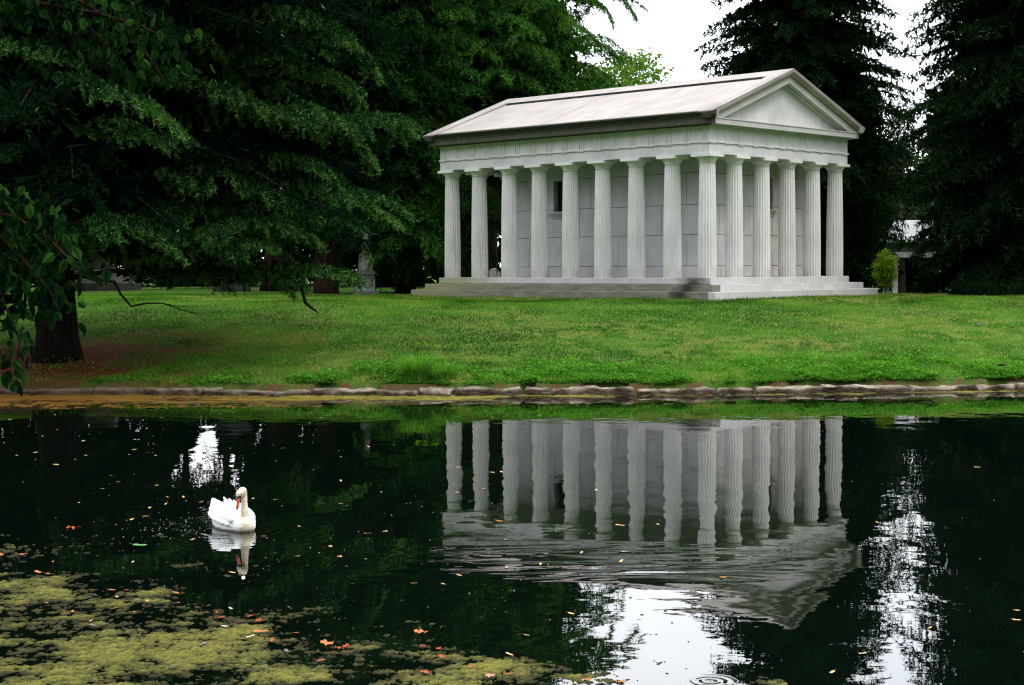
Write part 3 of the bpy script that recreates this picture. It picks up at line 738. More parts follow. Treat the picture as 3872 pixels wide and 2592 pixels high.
# ------------------------------------------------------------------ conifers and background trees
def conifer(name, label, x, y, H, R, mat, bark, nb=150, z0=1.0, wid=1.3, step=.32, pst=.12, blade=.3, bw=.075, hang=.55, light=.6, rise=.10, droop=.35, r0=.4, power=.75, per=2, group=None, cat='tree', spark=0.0, lean=(0, 0), keep=None, ragged=.5, rvar=.25, nfill=36, fsize=.62, skirt=.62, sslope=4, rmax=99):
    z = g1(x, y); base = (x, y, z)
    root = empty(name, base, label=label, cat=cat, group=group)
    fo = Fol(); mb = MB(); trunk_mb(mb, base, H*.97, r0, .04, 1.4, lean)
    ga = RNG.uniform(0, 6)
    for i in range(nb):
        q = (i+RNG.uniform(0, 1))/nb; hz = z0+(H-z0)*q**1.15
        f = (hz-z0)/(H-z0); Lb = min(rmax, R*max(.05, (1-f))**power)*RNG.uniform(1-rvar, 1+rvar*.6)*min(1, skirt+f*sslope)
        ga += 2.399+RNG.uniform(-.3, .3)
        if keep and not keep(math.cos(ga), math.sin(ga), hz): continue
        P = arc((x+lean[0]*hz, y+lean[1]*hz, z+hz), ga, Lb, rise+RNG.uniform(-.08, .12)+.25*f, droop*RNG.uniform(.7, 1.3), 8)
        mb.tube(P[::2], [.07*(1-.9*k/4) for k in range(4)], 4)
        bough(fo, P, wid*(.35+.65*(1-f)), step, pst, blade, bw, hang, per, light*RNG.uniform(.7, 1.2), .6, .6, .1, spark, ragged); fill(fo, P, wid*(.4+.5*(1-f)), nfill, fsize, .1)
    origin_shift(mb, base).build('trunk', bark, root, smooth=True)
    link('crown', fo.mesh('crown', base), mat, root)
    return root
def px(D, depth): return float(at(D, 640, depth)[0])
conifer('spruce_tree', 'tall dark spruce rising directly behind the right half of the temple', px(1834, 86), 86, 24.5, 9.0, M['spruce'], M['bark'], 430, .6, 1.6, .2, .09, .34, .075, .6, .62, power=.62, rmax=5.6, rvar=.2, skirt=.70, sslope=1.2)
conifer('spruce_tree', 'very dark spruce at the right edge of the lawn, sweeping to the ground', px(2345, 74), 74, 38, 5.75, M['spruce'], M['bark'], 600, .3, 1.6, .2, .09, .32, .07, .6, .58, power=.14, rvar=.17, skirt=.86, sslope=1.2)
def airy(name, label, x, y, H, R, mat, bark, z0, n=60, leaf=.22, lw=.13, clump=.9, per=260, light=.6, r0=.3, cat='tree', group=None, droop=0, zsq=.8, top=1.0, hangd=(0, 0, -.2), keep=None):
    """broad-leaved crown: limbs ending in ragged leaf clumps"""
    z = g1(x, y); base = (x, y, z); root = empty(name, base, label=label, cat=cat, group=group)
    fo = Fol(); mb = MB(); trunk_mb(mb, base, H*.75, r0, r0*.25, 1.35)
    for i in range(n):
        u_ = RNG.normal(size=3); u_ /= np.linalg.norm(u_); rr = RNG.uniform(.35, 1)**.5
        c = np.array([x, y, z+z0+(H-z0)*.5])+u_*np.array([R, R, (H-z0)*.5*zsq])*rr
        if keep and not keep(c): continue
        st = np.array([x, y, z+min(max(z0*.6, (c[2]-z)*.55), H*.7)])
        md = (st+c)/2+RNG.normal(size=3)*.3
        mb.tube([st, md, c], [r0*.22, r0*.12, .02], 5)
        k = int(per*RNG.uniform(.6, 1.3)); e = RNG.normal(size=(k, 3)); e *= clump*RNG.uniform(.6, 1.2)/1.6; e[:, 2] *= .6
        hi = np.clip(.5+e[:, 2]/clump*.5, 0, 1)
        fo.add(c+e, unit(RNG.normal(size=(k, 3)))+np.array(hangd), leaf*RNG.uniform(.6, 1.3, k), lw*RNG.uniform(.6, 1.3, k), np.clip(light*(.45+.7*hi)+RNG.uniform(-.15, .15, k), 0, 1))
    origin_shift(mb, base).build('trunk', bark, root, smooth=True)
    link('crown', fo.mesh('crown', base, True), mat, root); return root
# feathery green tree behind the temple, its lower arms hanging at the left of the columns
def keepT2(cx, sy, hz): return True
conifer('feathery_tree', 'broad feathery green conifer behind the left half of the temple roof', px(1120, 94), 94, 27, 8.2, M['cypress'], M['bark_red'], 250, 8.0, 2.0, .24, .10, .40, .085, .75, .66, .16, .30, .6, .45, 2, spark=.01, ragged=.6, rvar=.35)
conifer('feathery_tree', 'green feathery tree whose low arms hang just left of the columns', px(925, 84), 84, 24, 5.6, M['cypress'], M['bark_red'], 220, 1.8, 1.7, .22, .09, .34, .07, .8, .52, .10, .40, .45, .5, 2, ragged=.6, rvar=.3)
def fronds(root, base, mat, lst, wd, hang, blade, bw, light):
    fo = Fol(); mb = MB()
    for pl in lst:
        P = D3(pl); P = np.array(P); ts = np.r_[0, np.linalg.norm(np.diff(P, axis=0), axis=1).cumsum()]; tt = np.linspace(0, ts[-1], 14)
        P = np.stack([np.interp(tt, ts, P[:, k]) for k in range(3)], 1)
        for _ in range(2): P[1:-1] = .25*P[:-2]+.5*P[1:-1]+.25*P[2:]
        mb.tube(P[::3], [.05, .04, .03, .02, .01], 5)
        bough(fo, P, wd, .12, .06, blade, bw, hang, 3, light, .7, .6, .0, .03, .7); fill(fo, P, wd, 120, .5, .2)
        for k in range(5):
            i = RNG.integers(3, 13); a = RNG.uniform(0, 2*pi)
            bough(fo, arc(P[i], a, RNG.uniform(.9, 2.0), .0, .5, 6), wd*.6, .14, .06, blade, bw, hang, 3, light*RNG.uniform(.75, 1.1), .7, .6, .0, .02, .7)
    origin_shift(mb, base).build('limb', M['bark_red'], root, smooth=True); link('foliage', fo.mesh('foliage', base), mat, root)
TF = [o for o in bpy.data.objects if o.name.startswith('feathery_tree')]
fronds(TF[0], TF[0].location, M['cypress'], [
 [(1080, -30, 92), (980, -5, 88), (920, 5, 87), (885, 30, 87)], [(1090, 40, 92), (1000, 55, 87.5), (940, 62, 86.5), (892, 95, 86.5)], [(1100, 60, 92), (1040, 85, 87), (985, 100, 86.5), (940, 140, 86.5)],
 [(1080, 0, 92), (1060, 22, 87.5), (1010, 30, 86.8), (960, 55, 87)], [(1100, 20, 92), (1150, 35, 87), (1200, 42, 86.5), (1240, 80, 86.6)], [(1120, 80, 92), (1120, 90, 87), (1090, 98, 86.3), (1050, 140, 86.4)],
 [(1130, 80, 92), (1180, 95, 86.8), (1230, 100, 86.4), (1270, 140, 86.5)], [(1140, -20, 92), (1220, 0, 88), (1270, 5, 87.5), (1310, 45, 87.5)], [(1150, 40, 94), (1270, 45, 89), (1330, 50, 88.5), (1370, 100, 88.5)],
 [(1150, 60, 96), (1300, 90, 93), (1370, 85, 92.5), (1415, 135, 92.5)], [(1150, 120, 96), (1280, 140, 92), (1350, 140, 91.5), (1405, 185, 91.5)], [(1200, -60, 96), (1360, -30, 94), (1425, -15, 93.5), (1455, 40, 93.5)],
 [(1200, -40, 96), (1340, -5, 93), (1385, 5, 92.5), (1400, 50, 92.5)], [(1120, 130, 93), (1160, 160, 87), (1210, 170, 86.6), (1240, 200, 86.6)]], 1.15, .75, .26, .045, .92)  # front fronds toned bright to imitate sun on them
fronds(TF[1], TF[1].location, M['cypress'], [
 [(930, 400, 84), (980, 425, 80.5), (1005, 440, 80), (1012, 490, 80)], [(920, 390, 84), (900, 430, 79.5), (860, 442, 79), (815, 480, 79)], [(925, 430, 84), (930, 470, 79), (980, 480, 78.6), (1010, 530, 78.8)],
 [(920, 460, 84), (890, 495, 79), (850, 500, 78.5), (812, 540, 78.6)], [(925, 480, 84), (950, 520, 78.6), (990, 535, 78.2), (1005, 585, 78.4)], [(920, 500, 84), (905, 545, 78.6), (870, 555, 78.2), (846, 600, 78.3)], [(930, 340, 84), (960, 360, 81), (1000, 370, 80.5), (1025, 410, 80.6)]], .95, .8, .2, .042, .8)
# dark mass behind the cedar
DT = [  # (x px, depth, height, radius, label)
 (745, 80, 26, 3.6, 'dark tree standing between the cedar and the pale obelisk, red-brown trunk'),
 (642, 92, 27, 2.5, 'dark tree with a thick brown trunk behind the low cedar bough'),
 (235, 96, 28, 3.2, 'dark tree behind the flared grey tomb at the left'),
 (40, 88, 28, 7.0, 'shadowed tree behind the cedar trunk at the far left edge'),
 (860, 112, 30, 7.5, 'shaded tall tree behind the pale obelisk'),
]
for i, (dx, dp, H, R, lb) in enumerate(DT):
    conifer('background_tree', lb, px(dx, dp), dp, H, R, M['darkleaf'], M['bark_red'], 170, 4.2 if i != 1 else 5.0, 2.1, .34, .13, .5, .15, .5, .5, .12, .35, .55 if i != 1 else .95, .45, 2)
# an overhanging tree crown and low growth leave a window of sky between them
airy('background_tree', 'dark spreading tree deep behind the middle of the cedar', px(418, 116), 116, 34, 5.5, M['darkleaf'], M['bark'], 9.6, 110, .5, .3, 1.9, 260, .5)
airy('background_tree', 'dark slender tree just right of the spreading tree deep behind the cedar', px(514, 113), 113, 33, 5.0, M['darkleaf'], M['bark'], 9.4, 110, .5, .3, 1.8, 260, .5)
airy('background_tree', 'dim tree in the distance seen through the second gap in the columns', px(1090, 122), 122, 20, 7, M['darkleaf'], M['bark'], 2.0, 70, .45, .28, 1.7, 240, .6)
airy('background_tree', 'dark tree far behind the temple, right of the feathery conifer', px(1290, 128), 128, 16, 7, M['darkleaf'], M['bark'], 3.0, 50, .45, .28, 1.7, 220, .6)
airy('broadleaf_tree', 'pale green leafy treetop showing just above the temple roof', px(1405, 116), 116, 18.6, 5.0, M['paleleaf'], M['bark'], 6, 60, .34, .22, 1.3, 260, .75)
airy('background_tree', 'thin grey-green tree in the gap between the two spruces', px(2062, 112), 112, 15.5, 2.6, M['greyleaf'], M['bark'], 2, 34, .30, .10, 1.2, 200, .75, hangd=(0, 0, -.9))
airy('background_tree', 'dim tree behind the small pavilion at the right', px(2150, 126), 126, 12, 8, M['darkleaf'], M['bark'], 1, 60, .4, .25, 1.7, 220, .6)
airy('background_tree', 'dim tree filling the distance behind the temple corner', px(1930, 120), 120, 15, 7, M['darkleaf'], M['bark'], 1, 60, .4, .25, 1.7, 220, .6)
n = 70000; dep = RNG.uniform(112, 134, n); Dp = RNG.uniform(-250, 2600, n)
cap = np.interp(Dp, [-250, 340, 372, 385, 430, 438, 495, 505, 545, 565, 600, 1250, 1330, 1400, 1990, 2030, 2110, 2140, 2600], [26, 26, 14, 8.6, 8.6, 5.6, 5.6, 8.6, 8.6, 14, 27, 27, 14, 12, 14, 6.5, 6.5, 15, 18])
fx = (Dp*1.6533-1936)/F*dep; hz = cap*(1+.18*(fbm(xy3(fx, dep, .30), 3, 200)-.5)*2)*RNG.uniform(0, 1, n)**.8
fo = Fol(); dens = fbm(np.stack([fx*.35, dep*.35, hz*.45], 1), 3, 210)
fo.add(np.stack([fx, dep, 1.8+hz], 1), RNG.normal(size=(n, 3)), RNG.uniform(.6, 1.3, n), RNG.uniform(.35, .8, n), np.clip((dens-.3)*1.3*(.5+.5*hz/cap)+RNG.uniform(-.1, .1, n), 0, .8))
tag(link('far_wood', fo.mesh('far_wood', quad=True), M['darkleaf']), 'dim mass of woodland closing the distance behind the trees', 'woodland', kind='stuff')
# low evergreen hedge closing the view under the cedar
airy('dark_shrub', 'low dark bushes under the cedar boughs beside the flared tomb', px(390, 100), 100, 3.6, 3.4, M['darkleaf'], M['bark'], .3, 46, .26, .16, .8, 160, .7, .12, 'shrub')
airy('dark_shrub', 'dark rounded shrub left of the temple steps near the obelisk', px(915, 88), 88, 1.9, 1.6, M['darkleaf'], M['bark'], .1, 40, .14, .08, .5, 160, .8, .06, 'shrub')
airy('rust_shrub', 'rust brown shrub seen behind the leftmost columns', px(1070, 92), 92, 4.2, 1.0, M['rustleaf'], M['bark_red'], .2, 40, .16, .07, .55, 150, .6, .08, 'shrub', hangd=(0, 0, -.6))
airy('yellow_shrub', 'bright yellow-green shrub beside the pavilion column at the right', px(2024, 79), 79, 2.6, .45, M['yellowleaf'], M['bark'], .05, 44, .12, .06, .26, 90, 1.0, .03, 'shrub')
airy('dark_shrub', 'low dark ivy-like bush at the foot of the right spruce', px(2280, 69), 69, .55, 1.9, M['darkleaf'], M['bark'], .0, 40, .12, .06, .5, 120, .35, .03, 'shrub')

# ------------------------------------------------------------------ monuments and the small pavilion
def mon(name, label, cat, D, depth, rz=0.0, z=None):
    x = px(D, depth); return empty(name, (x, depth, g1(x, depth) if z is None else z), rz, label=label, cat=cat)
def S(pxd, depth): return size_at(pxd, depth)
r = mon('obelisk_monument', 'pale stone monument with a carved pedestal and tapering shaft left of the temple', 'monument', 836, 80, .5)
b = MB(); b.box(-.72, .72, -.72, .72, -.2, .25); b.build('plinth', M['grey_stone'], r, bevel=.02)
b = MB(); b.box(-.52, .52, -.52, .52, .251, 1.35); b.build('pedestal', M['pale_stone'], r, bevel=.02)
b = MB()
for s_ in (-1, 1):
    b.tube([(.30*math.cos(a), s_*.525, .80+.34*math.sin(a)) for a in np.linspace(0, 2*pi, 17)], .045, 6)
    b.tube([(s_*.525, .30*math.cos(a), .80+.34*math.sin(a)) for a in np.linspace(0, 2*pi, 17)], .045, 6)
b.build('carved_wreath', M['grey_stone'], r)
b = MB(); b.box(-.70, .70, -.70, .70, 1.351, 1.45); b.box(-.58, .58, -.58, .58, 1.4505, 1.65, .12, .12); b.build('pedestal_cornice', M['grey_stone'], r, bevel=.015)
b = MB(); b.box(-.40, .40, -.40, .40, 1.651, 3.0, .08, .08); b.box(-.36, .36, -.36, .36, 3.001, 3.12); b.box(-.24, .24, -.24, .24, 3.121, 4.9, .10, .10); b.lathe([(.13, 4.9), (.17, 5.0), (.06, 5.12), (.12, 5.25), (.02, 5.4)], 16); b.build('shaft', M['pale_stone'], r, bevel=.015)
r.scale = (.72, .72, .76)
r = mon('flared_tomb', 'grey stone tomb with flared ends and a tall block above, left behind the cedar', 'tomb', 238, 92, .0)
b = MB(); b.box(-2.0, 2.0, -.9, .9, -.2, .42); b.build('base_slab', M['dark_stone'], r, bevel=.02)
b = MB(); pr = [(-1.55, .421), (1.55, .421), (1.58, .6), (1.72, .85), (2.0, 1.08), (-2.0, 1.08), (-1.72, .85), (-1.58, .6)]; b.prism(pr, 'y', -.75, .75); b.build('sarcophagus', M['grey_stone'], r, bevel=.02)
b = MB(); b.box(-2.1, 2.1, -.85, .85, 1.081, 1.2); b.build('lid', M['grey_stone'], r, bevel=.02)
b = MB(); b.box(-1.7, .7, -.5, .5, 1.201, 3.0, .1, .05); b.build('upper_block', M['dark_stone'], r, bevel=.02)
r = mon('stone_vault', 'dark square stone vault in deep shade under the cedar boughs', 'vault', 530, 88, .25)
b = MB(); b.box(-1.0, 1.0, -1.0, 1.0, -.2, .3); b.build('base_slab', M['dark_stone'], r, bevel=.02)
b = MB(); b.box(-.85, .85, -.85, .85, .301, 2.5); b.box(-.55, .55, -.88, -.851, .5, 2.2); b.build('vault_body', M['dark_stone'], r, bevel=.03)
b = MB(); b.box(-1.0, 1.0, -1.0, 1.0, 2.501, 2.7); b.prism([(-.95, 2.701), (.95, 2.701), (0, 3.1)], 'y', -.95, .95); b.build('vault_roof', M['dark_stone'], r, bevel=.02)
r = mon('grave_marker', 'plain white grave marker glimpsed between the two left columns', 'grave marker', 1131, 90, .3)
b = MB(); b.box(-.42, .42, -.22, .22, -.2, .22); b.build('marker_base', M['pale_stone'], r, bevel=.02)
b = MB(); b.prism([(-.34, .221), (.34, .221), (.34, 1.15), (.2, 1.3), (0, 1.36), (-.2, 1.3), (-.34, 1.15)], 'y', -.12, .12); b.build('headstone', M['pale_stone'], r, bevel=.02)
# pavilion
M['slate'] = rough_mat('pale_roof_stone', [(.3, (.30, .30, .31)), (.7, (.38, .38, .39))], 1.2, .8, .01, 25)
PD = 104
pr_ = mon('stone_pavilion', 'small grey columned pavilion with a pale hipped roof between the spruces', 'pavilion', 2077, PD, .0, 3.64-size_at(677-609, PD))
k = size_at(1, PD)                                        # metres per pixel there
colx = [-30, 22, 60]
b = MB(); b.box(-52*k, 110*k, -.4, 3.2, -.6, -.001); b.build('floor_slab', M['grey_stone'], pr_, bevel=.02)
Hc = 88*k
for cx_ in (-29, 92):
    for yy in (0.2, 2.6):
        b = MB(); b.lathe([(8.5*k, 0), (7*k, .18), (6.6*k, .2), (6.4*k, Hc*.5), (6.0*k, Hc-12*k), (6.6*k, Hc-11*k), (6.2*k, Hc-9*k), (8.5*k, Hc-3*k), (9*k, Hc)], 24, (cx_*k, yy, 0)); b.build('pavilion_column', M['grey_stone'], pr_, smooth=True)
b = MB(); b.box(-56*k, 114*k, -.25, 3.0, Hc+.001, Hc+12*k); b.build('architrave', M['grey_stone'], pr_, bevel=.02)
b = MB(); b.box(-34*k, 92*k, -.1, 2.85, Hc+12*k+.001, Hc+34*k); b.build('frieze', M['dark_stone'], pr_)  # dark stone stands in for the shadow below the eave
b = MB(); b.box(-44*k, 102*k, -.4, 3.1, Hc+34*k+.001, Hc+41*k); b.build('eave', M['pale_stone'], pr_, bevel=.02)
b = MB(); b.box(-44*k, 102*k, -.4, 3.1, Hc+41*k+.001, Hc+86*k, 30*k, 1.0); b.build('hipped_roof', M['slate'], pr_)

# ------------------------------------------------------------------ pond edging of flat stones
M['edge'] = None
m, nt, N = nmat('edging_limestone')
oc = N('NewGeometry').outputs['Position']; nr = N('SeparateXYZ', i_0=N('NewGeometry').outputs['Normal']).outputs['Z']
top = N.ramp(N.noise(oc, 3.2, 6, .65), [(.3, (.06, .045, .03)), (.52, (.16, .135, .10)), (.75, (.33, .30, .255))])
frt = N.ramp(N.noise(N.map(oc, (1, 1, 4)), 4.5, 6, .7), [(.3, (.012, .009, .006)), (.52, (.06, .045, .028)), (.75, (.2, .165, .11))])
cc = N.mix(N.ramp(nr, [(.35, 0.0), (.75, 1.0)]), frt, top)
sx_ = N('SeparateXYZ', i_0=oc).outputs['X']
cc = N.mix(N.ramp(N.math('ADD', N.math('MULTIPLY', sx_, -.06), N.math('MULTIPLY', N.noise(oc, 1.6, 5), .5)), [(.75, 0.0), (1.2, .6)]), cc, (.075, .042, .026))
N.out(N.bsdf(cc, .9, N.bump(N.noise(oc, 18, 5, .7), 1.0, .02))); M['edge'] = m
def stone_mesh(L, D, H, seed):
    nx_, ny_, nz_ = max(8, int(L/.09)), 6, 4
    bm = bmesh.new(); bmesh.ops.create_cube(bm, size=1)
    me = bpy.data.meshes.new('t'); bm.free()
    V = []; idxm = {}; Fq = []
    def vid(i, j, k_):
        key = (i, j, k_)
        if key not in idxm: idxm[key] = len(V); V.append((i/nx_-.5, j/ny_-.5, k_/nz_-.5))
        return idxm[key]
    for i in range(nx_):
        for j in range(ny_):
            Fq.append((vid(i, j, nz_), vid(i+1, j, nz_), vid(i+1, j+1, nz_), vid(i, j+1, nz_))); Fq.append((vid(i, j+1, 0), vid(i+1, j+1, 0), vid(i+1, j, 0), vid(i, j, 0)))
    for i in range(nx_):
        for k_ in range(nz_):
            Fq.append((vid(i, 0, k_), vid(i+1, 0, k_), vid(i+1, 0, k_+1), vid(i, 0, k_+1))); Fq.append((vid(i+1, ny_, k_), vid(i, ny_, k_), vid(i, ny_, k_+1), vid(i+1, ny_, k_+1)))
    for j in range(ny_):
        for k_ in range(nz_):
            Fq.append((vid(0, j+1, k_), vid(0, j, k_), vid(0, j, k_+1), vid(0, j+1, k_+1))); Fq.append((vid(nx_, j, k_), vid(nx_, j+1, k_), vid(nx_, j+1, k_+1), vid(nx_, j, k_+1)))
    bpy.data.meshes.remove(me)
    P = np.array(V); P[:, :2] *= 1-.10*np.abs(P[:, 2:3]+.1)
    P = P*np.array([L, D, H])
    for ax in range(3):
        P[:, ax] += (fbm(P*np.array([2.2, 3.5, 5])+seed*7.1+ax*31, 4, seed)-.5)*[.22, .34, .20][ax]
    return P, np.array(Fq)
edging = empty('stone_edging', (0, 44.7, 0), label='low rough limestone edging along the far bank of the pond', cat='pond edging')
xq = -19.0; sdx = 0
while xq < 33:
    L = random.choice([.6, 1.1, 1.9, 2.8])*random.uniform(.8, 1.2); xm = xq+L/2
    ya, yb = float(shore_y(np.array(xq))), float(shore_y(np.array(xq+L)))
    hh = random.uniform(.34, .44); P, Q = stone_mesh(L-.01, random.uniform(.62, .8), hh, sdx)
    me = tri_mesh('kerb_stone', P, Q, False); o = link('kerb_stone', me, m, edging)
    o.location = (xm, (ya+yb)/2+.16-44.7, random.uniform(.12, .21)-hh/2); o.rotation_euler = (random.uniform(-.05, .02), random.uniform(-.025, .025), math.atan2(yb-ya, L)+random.uniform(-.05, .05))
    xq += L; sdx += 1

# ------------------------------------------------------------------ grass, clover, sedge
def scatter_view(n, d0, d1, bias=1.0, spread=.36):
    dep = d0+(d1-d0)*RNG.uniform(0, 1, n)**bias; x = RNG.uniform(-spread, spread, n)*dep; return x, dep
x, y = scatter_view(420000, 45.0, 80, 1.25)
s = pond_dist(x, y); lit = litter_mask(x, y)
dx_, dy_ = x-TP[0], y-TP[1]; uu = (dx_*math.cos(YAW)+dy_*math.sin(YAW))/U; vv = (-dx_*math.sin(YAW)+dy_*math.cos(YAW))/U
inb = (uu > -8.8) & (uu < .8) & (vv > -.8) & (vv < 6.05)
ok = (s > .40+.3*fbm(xy3(x, y, 1.5), 2, 3)) & (~inb) & (RNG.uniform(0, 1, len(x)) > lit*1.1)
x, y, s = x[ok], y[ok], s[ok]; z = ground(x, y, s); n = len(x)
pn = fbm(xy3(x, y, .55), 4, 40); pd = fbm(xy3(x, y, .22), 3, 60); fine_ = fbm(xy3(x, y, 2.2), 3, 77)
dryp = np.clip((pd-.47)*6, 0, 1)*np.clip((fine_-.45)*7, 0, 1)
sh_ = np.clip(.18+1.5*(pn-.36)+RNG.uniform(-.2, .2, n)+.25*np.clip(1-s/4, 0, 1), 0, .78); sh_ = np.where(RNG.uniform(0, 1, n) < dryp*.8+.035, RNG.uniform(.85, 1, n), sh_)
dx_, dy_ = x-TP[0], y-TP[1]; uu = (dx_*math.cos(YAW)+dy_*math.sin(YAW))/U; vv = (-dx_*math.sin(YAW)+dy_*math.cos(YAW))/U
foot = np.hypot(np.maximum(0, np.maximum(-8.8-uu, uu-.8)), np.maximum(0, np.maximum(-.8-vv, vv-6.05)))
g = Fol(); dd = RNG.normal(size=(n, 3))*.55; dd[:, 2] = 1
g.add(np.stack([x, y, z-.01], 1), dd, RNG.uniform(.05, .11, n)*(1+.5*np.clip(1-s/3, 0, 1))*(1+1.3*np.clip(1-foot/.22, 0, 1)*fbm(xy3(x, y, 2.5), 2, 8)), RNG.uniform(.018, .034, n), sh_)
tag(link('lawn_grass', g.mesh('lawn_grass'), M['grass']), 'short mown green lawn grass with dry patches across the whole slope', 'grass', kind='stuff')
# clover and weeds along the edge
n = 300000; x = RNG.uniform(-16, 27, n); s0 = RNG.uniform(.25, 1, n)**1.5*3.4; y = shore_y(x)+s0
den = fbm(xy3(x, y, .7), 3, 91); wx = np.interp(x, [-16, -9, -6, -2, 2, 12, 20, 27], [.02, .10, .7, .75, .8, .95, .8, .7])
ok = (RNG.uniform(0, 1, n) < np.clip((den-.38)*5, 0, 1)*wx*np.clip(1.5-s0/2.6, 0, 1))
x, y = x[ok], y[ok]; s = pond_dist(x, y); n = len(x); z = ground(x, y, s)
g = Fol(); dd = RNG.normal(size=(n, 3)); dd[:, 2] = np.abs(dd[:, 2])*.4
hgt = fbm(xy3(x, y, 1.6), 3, 14)
g.add(np.stack([x, y, z+RNG.uniform(.02, 1, n)*.27*np.clip((hgt-.3)*2.4, .1, 1)], 1), dd, RNG.uniform(.05, .10, n), RNG.uniform(.04, .075, n), np.clip(hgt*1.05+RNG.uniform(-.25, .25, n), 0, 1))
tag(link('clover', g.mesh('clover', quad=True), M['clover']), 'bright green clover and weeds along the top of the stone edging', 'ground cover', kind='stuff')
def sedge(D, dep, n, hgt, spread, label, seeds=True):
    x0 = px(D, dep); y0 = dep; z0_ = g1(x0, y0); root = empty('sedge_clump', (x0, y0, z0_), label=label, cat='plant')
    V = []; T = []; A = []
    for i in range(n):
        a = RNG.uniform(0, 2*pi); rr = RNG.uniform(0, spread*.45); hh = hgt*RNG.uniform(.55, 1); le = RNG.uniform(.15, .7)*hgt
        p0 = np.array([math.cos(a)*rr, math.sin(a)*rr*.6, -.02]); wv_ = .02; sa = np.array([-math.sin(a), math.cos(a), 0]); b0 = len(V); c = RNG.uniform(.55, 1)
        for q in range(5):
            t = q/4; c_p = p0+np.array([math.cos(a)*le*t*t, math.sin(a)*le*t*t, hh*(t-.32*t*t)]); w_ = wv_*(1-t*.95)
            V += [c_p-sa*w_, c_p+sa*w_]; A += [c, c]
        for q in range(4): T.append((b0+2*q, b0+2*q+1, b0+2*q+3, b0+2*q+2))
    link('blades', tri_mesh('blades', np.array(V), np.array(T), True, {'shade': np.array(A)}), M['clover'], root)
    if seeds:
        for i in range(5):
            c0 = np.array([RNG.uniform(-.1, .75)*spread, RNG.uniform(-.2, .2), hgt*RNG.uniform(.72, .88)]); k_ = 26; f2 = Fol()
            f2.add(np.repeat(c0[None], k_, 0), RNG.normal(size=(k_, 3))*np.array([1, 1, .5])+np.array([0, 0, .2]), .14, .03, RNG.uniform(.5, 1, k_))
            link('seed_head', f2.mesh('seed_head'), M['yellowleaf'], root)
sedge(955, 45.6, 300, 1.35, .8, 'tall tufted sedge with yellow seed heads on the bank left of the temple')
sedge(1015, 45.6, 170, .95, .8, 'looser grassy clump just right of the tall sedge on the bank', False)

# small things on the lawn
def blob(name, D, y_, label, cat, mtl, sz, seed):
    lo, hi = 44.0, 75.0
    for _ in range(40):
        mid_ = (lo+hi)/2; p_ = at(D, y_, mid_)
        if p_[2] > g1(p_[0], p_[1]): lo = mid_
        else: hi = mid_
    p_ = at(D, y_, lo); P, Q = stone_mesh(sz, sz*.7, sz*.45, seed); P = P*.85
    o = link(name, tri_mesh(name, P, Q, True), mtl); o.location = (p_[0], p_[1], g1(p_[0], p_[1])+sz*.12); return tag(o, label, cat)
blob('white_stone', 2232, 746, 'small white stone lying alone on the lawn at the right', 'stone', M['pale_stone'], .20, 301)
blob('field_stone', 1420, 834, 'flat brownish stone in the grass near the pond edge below the temple corner', 'stone', M['edge'], .42, 302)
blob('field_stone', 2292, 846, 'brown stone in the grass by the edging at far right', 'stone', M['edge'], .5, 303)

# ------------------------------------------------------------------ algae
def cells(x, y, sc, seed):
    x = x*sc; y = y*sc; ix, iy = np.floor(x), np.floor(y); best = np.full(x.shape, 9.0); bid = np.zeros(x.shape)
    for a in (-1, 0, 1):
        for b2 in (-1, 0, 1):
            cx0, cy0 = ix+a, iy+b2; z0 = np.zeros_like(cx0)
            d = np.hypot(cx0+.1+.8*_h(cx0, cy0, z0, seed)-x, cy0+.1+.8*_h(cx0, cy0, z0+1, seed)-y); k = d < best
            best = np.where(k, d, best); bid = np.where(k, _h(cx0, cy0, z0+2, seed), bid)
    return best, bid
def algae(name, x0, x1, y0, y1, st, maskf, mtl, label, hgt=.03, lump=9.0):
    ax_ = np.arange(x0, x1, st); ay = np.arange(y0, y1, st); X, Y = np.meshgrid(ax_, ay); xf, yf = X.ravel(), Y.ravel()
    mk = maskf(xf, yf)
    c1, id1 = cells(xf, yf*1.25, lump*.55, 4); c2, id2 = cells(xf, yf*1.2, lump*1.5, 9)
    l3 = fbm(xy3(xf, yf, lump*4), 3, 6)
    # pads swell where the mat is dense; between them the water shows
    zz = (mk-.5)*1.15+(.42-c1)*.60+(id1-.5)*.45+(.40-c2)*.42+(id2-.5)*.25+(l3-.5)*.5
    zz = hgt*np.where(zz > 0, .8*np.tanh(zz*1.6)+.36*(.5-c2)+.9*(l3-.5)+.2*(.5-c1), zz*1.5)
    nx, ny = len(ax_), len(ay); i = (np.arange(ny-1)[:, None]*nx+np.arange(nx-1)[None]).ravel(); Q = np.stack([i, i+1, i+nx+1, i+nx], 1)
    keep = (zz[Q] > -.006).any(1); Q = Q[keep]; used = np.unique(Q); re = np.full(len(xf), -1); re[used] = np.arange(len(used))
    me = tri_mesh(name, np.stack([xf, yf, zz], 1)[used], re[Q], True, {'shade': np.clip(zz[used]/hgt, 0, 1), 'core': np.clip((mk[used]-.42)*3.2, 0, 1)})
    return tag(link(name, me, mtl), label, 'algae', kind='stuff')
